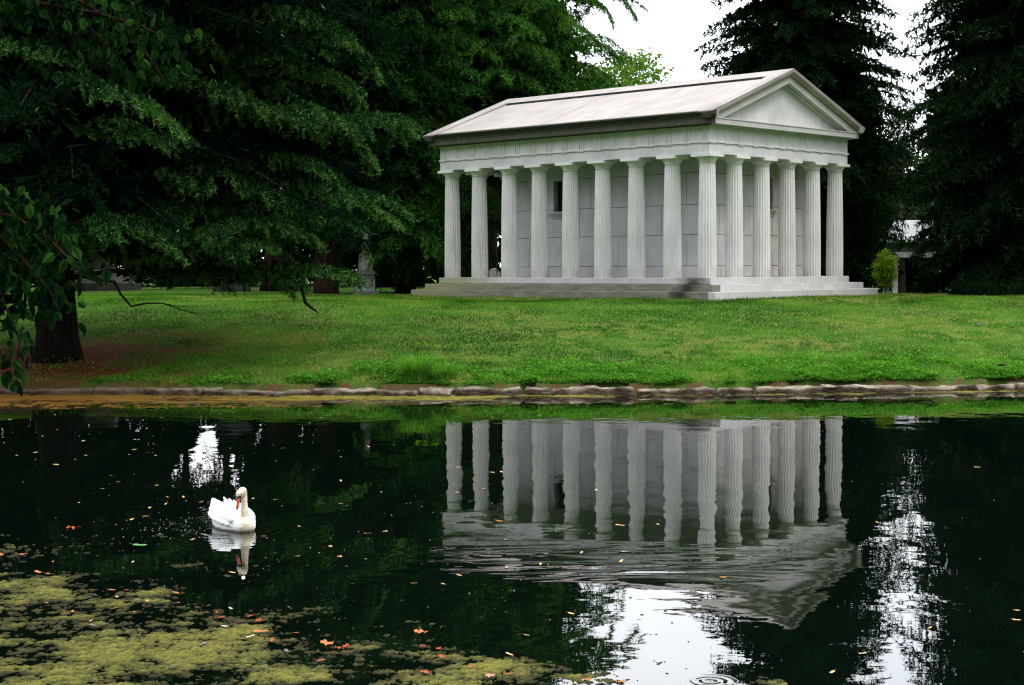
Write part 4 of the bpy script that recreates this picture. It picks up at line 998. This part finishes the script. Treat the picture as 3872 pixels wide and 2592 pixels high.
def alg_mat(name, c0, c1, c2, red=None):
    m, nt, N = nmat(name); pos = N('NewGeometry').outputs['Position']; a = N('Attribute', attribute_name='shade').outputs['Fac']
    n1 = N.noise(pos, 2.2, 4); n2 = N.noise(pos, 60, 4, .7); n3 = N.noise(pos, 14, 4, .6)
    c = N.ramp(N.math('ADD', N.math('MULTIPLY', n3, .55), N.math('MULTIPLY', a, .55)), [(.30, c0), (.56, c1), (.85, c2)])  # low parts coloured darker, so the lump shading is in the colour
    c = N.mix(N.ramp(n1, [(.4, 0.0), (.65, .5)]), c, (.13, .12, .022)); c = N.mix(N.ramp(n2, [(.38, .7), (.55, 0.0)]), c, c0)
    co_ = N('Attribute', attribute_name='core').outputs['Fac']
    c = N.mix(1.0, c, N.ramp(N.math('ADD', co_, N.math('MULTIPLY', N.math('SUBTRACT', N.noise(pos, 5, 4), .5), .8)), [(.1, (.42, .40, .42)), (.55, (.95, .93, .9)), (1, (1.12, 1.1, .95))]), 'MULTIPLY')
    if red: c = N.mix(N.ramp(N.math('ADD', N.math('MULTIPLY', N('SeparateXYZ', i_0=pos).outputs['X'], -.045), N.math('MULTIPLY', n1, .3)), [(.3, 0.0), (.75, .85)]), c, red)
    N.out(N.bsdf(c, .8, N.bump(n2, 1.0, .012))); return m
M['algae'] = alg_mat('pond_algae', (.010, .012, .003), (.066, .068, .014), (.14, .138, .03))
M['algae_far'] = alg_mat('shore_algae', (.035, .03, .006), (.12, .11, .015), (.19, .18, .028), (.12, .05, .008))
cor = [water_at(*q)[:2] for q in [(0, 1325), (140, 1345), (300, 1360), (430, 1392), (560, 1430), (720, 1470), (900, 1490), (1010, 1500), (1200, 1530), (1420, 1566)]]
cx_ = np.array([c[0] for c in cor]); cy_ = np.array([c[1] for c in cor])
def mat_mask(x, y):
    # coverage falls away from the camera-side mat; loose rafts drift beyond it
    lim = np.interp(x, cx_, cy_, left=cy_[0]+.6, right=cy_[-1]-.3)
    d = lim-y
    n = fbm(xy3(x*1.0, y*1.4, 1.5), 4, 31); n2 = fbm(xy3(x, y*1.6, .7), 3, 33); n3 = fbm(xy3(x*.8, y*1.7, 3.2), 3, 35)
    core_ = np.clip(d/1.3, -1.2, .27)
    fade = np.clip((x+1.2)/2.0, 0, 1)*.13
    m_ = .47+core_*.42+(n-.5)*1.25+(n3-.5)*.55-fade
    raft = .5+(n-.5)*1.5+(n3-.5)*.8-.30-np.clip((y-lim)/3.2, 0, 1)*.35-np.clip((x+3.2)/2.2, 0, 1)*.4
    return np.maximum(np.where(d > -1.3, m_, 0), np.where(y > lim, raft, 0))
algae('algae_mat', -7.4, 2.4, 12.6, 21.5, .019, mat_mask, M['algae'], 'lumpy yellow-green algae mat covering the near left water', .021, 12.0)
def shore_mask(x, y):
    s_ = shore_y(x)-y; wd = np.interp(x, [-19, -13, -8, -4, 0, 6, 14, 30], [2.6, 2.5, 2.4, 2.1, 1.0, .75, .6, .5])
    n = fbm(xy3(x*.6, y*1.6, .9), 4, 51); n3 = fbm(xy3(x*.7, y*2, 2.6), 3, 55)
    return .90-.42*np.clip(s_/wd, 0, 2)+(n-.5)*1.1+(n3-.5)*.7-np.clip((x+2)/6, 0, 1)*.12
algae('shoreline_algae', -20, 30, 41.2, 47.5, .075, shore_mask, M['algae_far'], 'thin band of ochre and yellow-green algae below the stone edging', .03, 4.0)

# ------------------------------------------------------------------ fallen leaves on the water
def lmat(name, c, r=.55):
    m, nt, N = nmat(name); oc = N('TexCoord').outputs['Object']
    col = N.mix(N.ramp(N.noise(oc, 30, 4), [(.35, .55), (.65, 0.0)]), c, tuple(v*.45 for v in c)); N.out(N.bsdf(col, r)); return m
LM = {'tan': lmat('tan_dry_leaf', (.52, .33, .13)), 'orange': lmat('orange_dry_leaf', (.36, .13, .035)), 'red': lmat('red_dry_leaf', (.30, .055, .022)), 'pale': lmat('pale_dry_leaf', (.62, .55, .42)),
      'dark': lmat('dark_wet_leaf', (.035, .02, .022), .3), 'green': lmat('green_leaf', (.09, .22, .06)), 'pink': lmat('pinkish_dry_leaf', (.42, .18, .14))}
def leaf_mesh(kind, sd_):
    """kind 'oval' (curled ellipse) or 'lobed' (five pointed lobes, curled)"""
    rs = random.Random(sd_); n = 26; R = []
    for i in range(n):
        a = 2*pi*i/n
        if kind == 'lobed': r = .34+.17*abs(math.cos(2.5*(a-pi/2)))**1.2*(.7+.3*math.cos(a))+rs.uniform(-.05, .05)
        else: r = .30*math.hypot(1.0*math.cos(a), .0)+.16+rs.uniform(-.02, .02)
        R.append((r*math.cos(a), r*math.sin(a)*(.62 if kind == 'oval' else 1)))
    curl = rs.uniform(.5, 1.1) if kind == 'oval' else rs.uniform(.25, .6); tw = rs.uniform(-.5, .5)
    V = [(0, 0, .0)]; 
    for f in (.5, 1):
        for x, y in R: V.append((x*f, y*f, curl*((y*f)**2)+(rs.uniform(-.06, .12)*f if kind == 'lobed' else 0)+.35*tw*x*f*y*f*2+(.30 if kind == 'oval' else .12)*max(0, x*f)**2))
    T = [(0, 1+i, 1+(i+1) % n) for i in range(n)]; Q = [(1+i, 1+n+i, 1+n+(i+1) % n, 1+(i+1) % n) for i in range(n)]
    st = len(V); V += [(-.44, -.012, .03), (-.44, .012, .03), (-.72, .006, .08), (-.72, -.006, .08)]; Q.append((st, st+1, st+2, st+3))
    me = bpy.data.meshes.new('fallen_leaf'); me.from_pydata(V, [], T+Q); me.polygons.foreach_set('use_smooth', [True]*len(me.polygons)); me.update(); return me
LMESH = {(k, c): None for k in ('oval', 'lobed') for c in LM}
def get_leaf(k, c, v):
    key = (k, c, v)
    if LMESH.get(key) is None:
        me = leaf_mesh(k, hash((k, v)) % 1000 if False else (v*7+(3 if k == 'oval' else 91))); me.materials.append(LM[c]); LMESH[key] = me
    return LMESH[key]
cA = lambda L: [(x/1.464*.605, (1350+y/1.464)*.605) for x, y in L]
cB = lambda L: [((1600+x/1.0313)*.605, (1150+y/1.0313)*.605) for x, y in L]
cC = lambda L: [((1500+x/.9878)*.605, (1900+y/.9878)*.605) for x, y in L]
cD = lambda L: [(x/1.6736*.605, (1950+y/1.6736)*.605) for x, y in L]
LEAVES = []
def put(lst, c, sz, kind='oval', label=None): LEAVES.extend([(x, y, c, sz, kind, label) for x, y in lst])
put(cA([(55, 348), (305, 321), (310, 404), (235, 440), (195, 530), (92, 546), (482, 546), (308, 597), (700, 328), (893, 337), (915, 267), (1295, 285), (775, 397), (812, 397), (742, 514), (1047, 536), (1178, 523), (1440, 402), (1665, 440), (1778, 338), (1567, 506), (1525, 576), (2040, 497), (2130, 520)]), 'tan', .13)
put(cA([(616, 658), (654, 693), (867, 712), (1150, 655), (1185, 652), (437, 808), (927, 777), (1015, 776), (917, 816), (828, 836), (806, 883), (1400, 785), (1528, 790), (1887, 686), (2110, 749), (1886, 813), (2303, 803), (1660, 940), (2132, 967), (1830, 1050), (1065, 1012)]), 'tan', .11)
put(cA([(1115, 803), (730, 900), (1455, 994), (495, 1048), (1165, 833)]), 'orange', .10)
put(cA([(415, 568), (720, 541), (860, 547), (461, 465), (565, 730), (1885, 555)]), 'pale', .10)
put(cA([(392, 950)]), 'red', .24, 'lobed', 'curled red leaf floating on open water at far left, above the algae')
put(cA([(440, 942)]), 'orange', .13, 'oval', 'orange leaf touching the right side of the curled red leaf at far left')
put(cA([(775, 1054)]), 'green', .26, 'oval', 'single green leaf floating on dark water below left of the swan')
put(cA([(2032, 978)]), 'orange', .16, 'oval', 'orange leaf curled on the water midway between swan and temple reflection')
put(cB([(1118, 400), (690, 427), (448, 435), (138, 637), (270, 657), (305, 655), (238, 722), (132, 735), (570, 738), (675, 726), (915, 860), (765, 863)]), 'tan', .13)
put(cB([(295, 847)]), 'orange', .2, 'oval')
put(cB([(2160, 637), (2033, 544)]), 'tan', .13); put(cB([(1770, 852)]), 'tan', .12)
put(cC([(410, 140), (840, 87), (558, 193), (690, 188), (850, 185), (838, 220), (537, 231), (410, 243), (233, 273), (65, 303), (175, 306), (907, 435), (652, 416), (485, 497), (420, 578)]), 'tan', .11)
put(cC([(2315, 440), (2313, 404), (1990, 470), (1740, 565), (1626, 635)]), 'tan', .10)
put(cC([(1220, 281)]), 'orange', .19, 'oval', 'large orange leaf floating in the reflection of the temple pediment')
put(cC([(1145, 340)]), 'pale', .2, 'oval', 'pale flat leaf floating just below the pediment reflection')
put(cC([(90, 497)]), 'orange', .24, 'lobed', 'upright orange maple leaf at the outer rim of the algae mat, bottom centre')
put(cC([(95, 547), (170, 588), (272, 627), (155, 558)]), 'red', .13, 'lobed')
put(cC([(110, 648)]), 'red', .22, 'lobed', 'broad red maple leaf on the algae near the bottom edge of the picture')
put(cC([(350, 660)]), 'pink', .20, 'lobed', 'pinkish maple leaf lying on the last algae rafts at the bottom')
put(cC([(415, 652)]), 'red', .13)
put(cC([(710, 664)]), 'orange', .16, 'lobed', 'bright orange leaf on the water at the bottom, left of the sky reflection')
put(cC([(835, 672)]), 'orange', .17, 'lobed', 'orange-brown leaf at the bottom edge, inside the sky reflection')
put(cD([(835, 25), (2090, 196), (1885, 271), (2320, 277), (1470, 375), (840, 308)]), 'tan', .10)
put(cD([(2150, 262)]), 'tan', .15, 'lobed'); put(cD([(1540, 410)]), 'pale', .15)
put(cD([(150, 258), (10, 262), (240, 372), (310, 385)]), 'orange', .17)
put(cD([(335, 306), (567, 194), (295, 568), (460, 622), (415, 637), (710, 486), (805, 487), (1110, 503), (1130, 568), (720, 604), (850, 628)]), 'orange', .10)
put(cD([(575, 683), (740, 530), (930, 557)]), 'pink', .12)
put(cD([(1370, 628), (1400, 662), (1585, 652), (1865, 760), (1720, 806), (2030, 935)]), 'red', .12)
put(cD([(1635, 686)]), 'red', .19, 'lobed', 'red leaf at the upper right tip of the dense algae mat')
put(cD([(1650, 750)]), 'orange', .22, 'oval', 'tightly curled orange leaf standing on edge at the right side of the algae mat')
put(cD([(1460, 604), (1585, 782), (1420, 717)]), 'pale', .11)
put(cD([(2070, 830)]), 'orange', .26, 'lobed', 'largest curled orange maple leaf on the algae rafts below centre')
put(cD([(2150, 860), (2190, 848)]), 'red', .15, 'lobed')
put(cD([(1100, 975), (660, 705)]), 'dark', .16); put(cD([(885, 803), (590, 712), (1285, 832), (1815, 877), (600, 520), (480, 690)]), 'dark', .12)
CN = {'tan': 'dry tan', 'orange': 'orange', 'red': 'dark red', 'pale': 'pale cream', 'dark': 'dark wet', 'green': 'green', 'pink': 'pinkish'}
def region(x, y):
    if y > 1325 and x < 1300 and y > 1325+(x/1300)*170: return 'lying on the algae mat in the foreground'
    if x < 700 and y > 1235: return 'drifting among the loose algae rafts below the swan'
    if x > 1960: return 'on the dark water under the right spruce reflection'
    if x > 1000 and y < 1330: return 'floating within the reflection of the temple columns'
    if x > 1000: return 'floating below the temple reflection'
    if x > 600: return 'on dark water between the swan and the temple reflection'
    if y > 1090: return 'on dark water left of and around the swan'
    return 'on the far dark water between the swan and the left bank'
for i, (x, y, c, sz, kind, lb) in enumerate(LEAVES):
    p = water_at(x, y); o = link('fallen_leaf', get_leaf(kind, c, i % 5), None)
    o.location = (p[0], p[1], .004 if 'algae' not in region(x, y) else .03); sc = sz*random.uniform(.85, 1.15)*(.6 if kind == 'lobed' else .85); o.scale = (sc, sc, sc)
    o.rotation_euler = (random.uniform(-.12, .12), random.uniform(-.12, .12), random.uniform(0, 6.28))
    if lb: tag(o, lb, 'leaf', 'leaves floating on the pond')
    else: tag(o, f'small {CN[c]} leaf {region(x, y)}' if kind == 'oval' else f'lobed {CN[c]} leaf {region(x, y)}', 'leaf', 'leaves floating on the pond')
# specks of foam and fluff on the surface
n = 420; dep = RNG.uniform(14, 40, n); x = RNG.uniform(-.33, .33, n)*dep; k = RNG.uniform(0, 1, n) < np.where(dep < 26, .6, .25); x, dep = x[k], dep[k]; n = len(x)
cl_ = RNG.normal(size=(90, 2))*np.array([.45, .5])+np.array([SWAN[0]-.9, SWAN[1]+.3]); x = np.r_[x, cl_[:, 0]]; dep = np.r_[dep, cl_[:, 1]]; n = len(x)
a = RNG.uniform(.004, .010, n); V = []; T = []
for i in range(n):
    b0 = len(V); V += [(x[i]+a[i]*math.cos(t), dep[i]+a[i]*math.sin(t), .004) for t in np.linspace(0, 2*pi, 7)[:-1]]+[(x[i], dep[i], .004+a[i]*.6)]
    T += [(b0+j, b0+(j+1) % 6, b0+6) for j in range(6)]
tag(link('floating_specks', tri_mesh('floating_specks', np.array(V), np.array(T)), lmat('pale_fluff', (.28, .28, .25))), 'tiny pale specks of fluff and foam scattered on the water', 'specks', kind='stuff')

# ------------------------------------------------------------------ the swan
m, nt, N = nmat('swan_plumage')
oc = N('TexCoord').outputs['Object']; sx = N('SeparateXYZ', i_0=oc)
nk = N('Attribute', attribute_name='neck').outputs['Fac']
col = N.mix(nk, (.90, .90, .90), N.ramp(N.noise(oc, 9, 4), [(.3, (.50, .43, .30)), (.65, (.70, .64, .50))]))
wet = N.ramp(N.math('ADD', sx.outputs['Z'], N.math('MULTIPLY', N.noise(oc, 14, 3), .05)), [(.03, .9), (.06, 0.0)])
col = N.mix(wet, col, (.30, .24, .15))
N.out(N.bsdf(col, .85, N.bump(N.noise(N.map(oc, (1, 2.5, 2.5)), 13, 4, .65), 1.0, .016))); M['swan'] = m
SH = math.atan2(-.80, .60)                              # heading, towards the viewer and to the right
swan = empty('swan', (SWAN[0]-.06, SWAN[1]+.12, 0), SH, label='white mute swan with a cream neck and orange bill swimming at left', cat='bird'); swan.scale = (1.04, 1.04, 1.04)
def ell(b, c, r, rot=(0, 0, 0), n=18, k=12):
    R_ = Matrix.Rotation(rot[2], 3, 'Z') @ Matrix.Rotation(rot[1], 3, 'Y') @ Matrix.Rotation(rot[0], 3, 'X')
    V = []; Fq = []
    for i in range(k+1):
        ph = -pi/2+pi*i/k
        for j in range(n):
            a = 2*pi*j/n; q = R_ @ Vector((r[0]*math.cos(ph)*math.cos(a), r[1]*math.cos(ph)*math.sin(a), r[2]*math.sin(ph))); V.append((c[0]+q.x, c[1]+q.y, c[2]+q.z))
    for i in range(k):
        for j in range(n): Fq.append((i*n+j, i*n+(j+1) % n, (i+1)*n+(j+1) % n, (i+1)*n+j))
    b.add(V, Fq)
b = MB()
ell(b, (-.08, 0, .08), (.44, .235, .195)); ell(b, (.20, 0, .07), (.20, .165, .15)); ell(b, (-.30, 0, .15), (.22, .17, .13), (0, .2, 0))
for s_ in (-1, 1):
    ell(b, (-.10, s_*.13, .175), (.35, .090, .125), (s_*.18, .04, s_*.06)); ell(b, (-.24, s_*.07, .235), (.24, .075, .075), (s_*.2, .14, s_*-.12)); ell(b, (-.35, s_*.055, .275), (.14, .034, .045), (s_*.3, .45, s_*-.15))
    ell(b, (-.20, s_*.105, .275), (.09, .03, .03), (0, .45, s_*-.2))
ell(b, (-.45, 0, .17), (.12, .08, .04), (0, .35, 0)); ell(b, (-.12, 0, .235), (.26, .12, .06))
for s_ in (-1, 1):
    for row in range(4):
        for k in range(6):
            t = k/5; lx = .12-.50*t-.03*row; zz = .11+.055*row+.05*t; ly = (.235-.03*row)*math.sqrt(max(.08, 1-((lx+.1)/.46)**2))
            ell(b, (lx, s_*ly, zz), (.075, .016, .036), (s_*(.25+.18*row), .22+.2*t, s_*-.10), 10, 8)
    for k in range(5): ell(b, (-.22-.05*k, s_*(.05+.018*k), .300-.006*k), (.085, .014, .022), (0, .40+.08*k, s_*-.16), 10, 8)
NK = [(.22, 0, .05), (.25, 0, .13), (.258, 0, .21), (.256, 0, .30), (.254, 0, .38), (.252, .004, .45), (.252, .002, .51), (.255, -.012, .543), (.257, -.03, .552)]
b.tube(NK, [.115, .090, .064, .049, .041, .038, .039, .046, .048], 16)
H0 = np.array([.257, -.022, .548]); hdir = unit(np.array([.10, -.62, -.58])); fd = unit(np.array([.24, -.30, -.93]))
b.tube([H0-hdir*.02, H0, H0+hdir*.035, H0+hdir*.07, H0+hdir*.10, H0+hdir*.122], [.040, .052, .056, .052, .042, .028], 16)
B0 = H0+hdir*.085
def along(t): return B0+fd*(t-.035)
o = b.build('body', M['swan'], swan)
md = o.modifiers.new('r', 'REMESH'); md.mode = 'VOXEL'; md.voxel_size = .0065; md2 = o.modifiers.new('s', 'SMOOTH'); md2.factor = .5; md2.iterations = 3
dg = bpy.context.evaluated_depsgraph_get(); dg.update(); nm = bpy.data.meshes.new_from_object(o.evaluated_get(dg)); o.modifiers.clear(); old = o.data; o.data = nm; nm.name = 'body'; bpy.data.meshes.remove(old)
co = np.empty(len(nm.vertices)*3, np.float32); nm.vertices.foreach_get('co', co); co = co.reshape(-1, 3)
nkP = np.array(NK); dmin = np.min(np.linalg.norm(co[:, None]-nkP[None], axis=2), axis=1)
nv = np.clip((co[:, 0]-.17)/.09, 0, 1)*np.clip(1-(np.abs(co[:, 1]+.01)-.045-.20*np.clip(.27-co[:, 2], 0, .22))/.04, 0, 1); nv = np.where(co[:, 2] > .32, 1.0*(co[:, 0] > .12), nv)
atn = nm.attributes.new('neck', 'FLOAT', 'POINT'); atn.data.foreach_set('value', nv.astype(np.float32)); nm.polygons.foreach_set('use_smooth', [True]*len(nm.polygons))
if not nm.materials: nm.materials.append(M['swan'])
bo = lmat('orange_bill', (.58, .075, .012), .35); bk = lmat('black_bill_skin', (.008, .008, .009), .35)
up_ = unit(np.cross(np.cross(fd, np.array([0, 0, 1.0])), fd)); sd2 = np.cross(fd, up_)
def loft(secs):
    mbb = MB(); V = []; n = 14
    for t, w_, h_, dz in secs:
        c0 = along(t)+up_*dz
        for j in range(n):
            a = 2*pi*j/n; V.append(c0+sd2*w_*math.cos(a)+up_*h_*math.sin(a))
    Fq = [(i*n+j, i*n+(j+1) % n, (i+1)*n+(j+1) % n, (i+1)*n+j) for i in range(len(secs)-1) for j in range(n)]+[tuple(range(n-1, -1, -1)), tuple(range((len(secs)-1)*n, len(secs)*n))]
    return mbb.add(V, Fq)
bill = loft([(.075, .026, .030, -.002), (.10, .024, .025, -.004), (.14, .022, .019, -.006), (.19, .023, .014, -.008), (.222, .018, .010, -.009)]).build('bill', bo, swan, smooth=True)
loft([(.218, .020, .0115, -.009), (.230, .013, .008, -.009), (.238, .005, .004, -.010)]).build('bill_tip', bk, bill, smooth=True)
mask = loft([(.012, .030, .022, .010), (.035, .046, .034, .004), (.058, .042, .036, .0), (.080, .0285, .033, -.002), (.084, .010, .010, -.002)]).build('face_mask', bk, swan, smooth=True)
kb = MB(); kc = along(.078)+up_*.034; ell(kb, kc, (.016, .016, .018)); kb.build('bill_knob', bk, bill, smooth=True)
hup = unit(np.cross(np.cross(hdir, np.array([0, 0, 1.0])), hdir)); hsd = np.cross(hdir, hup)
for s_ in (-1, 1):
    eb = MB(); ell(eb, H0+hdir*.072+hsd*s_*.050+hup*.012, (.008, .008, .008), n=10, k=8); eb.build('eye', bk, swan, smooth=True)

# ------------------------------------------------------------------ overhanging broad-leaved tree at the near left
nb_ = (-10.4, 16.5); nz_ = g1(*nb_)
near = empty('overhanging_tree', (nb_[0], nb_[1], nz_), label='broad-leaved tree reaching in from the left edge with dark glossy drooping leaves', cat='tree')
mb = MB(); trunk_mb(mb, (nb_[0], nb_[1], nz_), 9.5, .26, .10, 1.4)
LV = []; 
def twig_leaves(pts, n, size, spread, light):
    P = np.array([np.array(q, float) for q in pts]); seg = np.linalg.norm(np.diff(P, axis=0), axis=1); cum = np.r_[0, np.cumsum(seg)]
    t = RNG.uniform(.1, 1, n)*cum[-1]; c = np.stack([np.interp(t, cum, P[:, k_]) for k_ in range(3)], 1)
    c = c+RNG.normal(size=(n, 3))*spread
    for q in c: LV.append((q, size*RNG.uniform(.65, 1.2), light+RNG.uniform(-.25, .3)))
def N3(l): return [at(*q) for q in l]
trunk_top = np.array([nb_[0], nb_[1], nz_])
def limb(h, pl, r, n, size, spread, light):
    P = [trunk_top+np.array([0, 0, h])]+N3(pl); mb.tube(P, [r*.5*(1-.85*i/len(P)) for i in range(len(P))], 7); twig_leaves(P[1:], n, size, spread, light)
limb(3.6, [(-60, 470, 14.6), (40, 500, 14.3), (110, 545, 14.2), (150, 585, 14.1), (182, 606, 14.1)], .05, 110, .15, .14, .40)
limb(3.2, [(-80, 520, 14.8), (0, 540, 14.4), (60, 600, 14.2), (110, 660, 14.1), (140, 715, 14.1)], .05, 150, .15, .15, .32)
limb(2.6, [(-80, 600, 14.8), (-10, 640, 14.4), (20, 720, 14.2), (45, 780, 14.2), (35, 860, 14.2)], .04, 70, .145, .11, .32)
limb(3.0, [(-90, 500, 14.6), (0, 490, 14.5), (60, 500, 14.3), (110, 490, 14.3)], .04, 110, .145, .13, .26)
limb(2.9, [(-90, 560, 14.8), (-30, 600, 14.5), (40, 650, 14.4), (90, 690, 14.3)], .04, 110, .145, .14, .26)
limb(6.2, [(-60, -20, 18.5), (100, 10, 18.2), (220, 30, 18), (320, 60, 18), (395, 95, 18)], .07, 200, .15, .24, .40)
limb(6.4, [(-60, -60, 18.5), (140, -20, 18.2), (280, 60, 18), (340, 130, 17.9), (375, 185, 17.9)], .07, 200, .15, .22, .42)
limb(6.3, [(-60, -40, 18.5), (100, 0, 18.3), (200, 60, 18.2), (250, 110, 18.1), (290, 150, 18.1)], .06, 170, .15, .22, .30)
limb(6.0, [(-60, 0, 18.6), (60, 20, 18.4), (150, 60, 18.2), (170, 90, 18.2)], .06, 130, .15, .22, .25)
for k_ in range(26):                                       # the rest of the crown, mostly outside the picture
    a = RNG.uniform(.9, 5.2); hz = RNG.uniform(3.5, 9.2); Lb = RNG.uniform(2.0, 3.6)
    P = arc((nb_[0], nb_[1], nz_+hz), a, Lb, .3, .35, 6)
    if P[-1][0] > -.36*P[-1][1]-1.2: continue
    mb.tube(P, [.05*(1-.8*i/6) for i in range(6)], 5); twig_leaves(P, 90, .15, .35, .4)
origin_shift(mb, (nb_[0], nb_[1], nz_)).build('trunk', M['bark_red'], near, smooth=True)
# each leaf: ovate blade folded along its midrib, hanging from a short stalk
tmpl = [(0, 0), (.12, .20), (.32, .31), (.55, .27), (.8, .13), (1.0, 0)]
nl = len(LV); P = np.array([q[0] for q in LV]); SZ = np.array([q[1] for q in LV]); SHD = np.clip(np.array([q[2] for q in LV]), 0, 1)
dv = unit(RNG.normal(size=(nl, 3))*np.array([.55, .55, .35])+np.array([0.1, 0, -.95])); nrm_ = unit(np.cross(dv, RNG.normal(size=(nl, 3)))); sdv = np.cross(dv, nrm_)
V = []; 
for (u_, w_) in tmpl: V.append(P+dv*(u_*SZ)[:, None]-nrm_*((.10*u_*u_)*SZ)[:, None])
for (u_, w_) in tmpl[1:-1]: V.append(P+dv*(u_*SZ)[:, None]+sdv*(w_*SZ)[:, None]+nrm_*(.10*SZ)[:, None])
for (u_, w_) in tmpl[1:-1]: V.append(P+dv*(u_*SZ)[:, None]-sdv*(w_*SZ)[:, None]+nrm_*(.10*SZ)[:, None])
nv_ = len(V); V = np.stack(V, 1).reshape(-1, 3)
Tt = []
for o_ in (6, 10):
    Tt += [(0, 1, o_), (5, o_+3, 4)]+[(q, q+1, o_+q) for q in range(1, 4)]+[(q, o_+q, o_+q-1) for q in range(1, 4)]
T = (np.arange(nl)[:, None, None]*nv_+np.array(Tt)[None]).reshape(-1, 3)
lo_ = link('foliage', tri_mesh('foliage', V-np.array([nb_[0], nb_[1], nz_]), T, True, {'shade': np.repeat(SHD, nv_)}), M['broadleaf'], near)
print('tris', sum(len(o.data.polygons) for o in bpy.data.objects if o.type == 'MESH'))
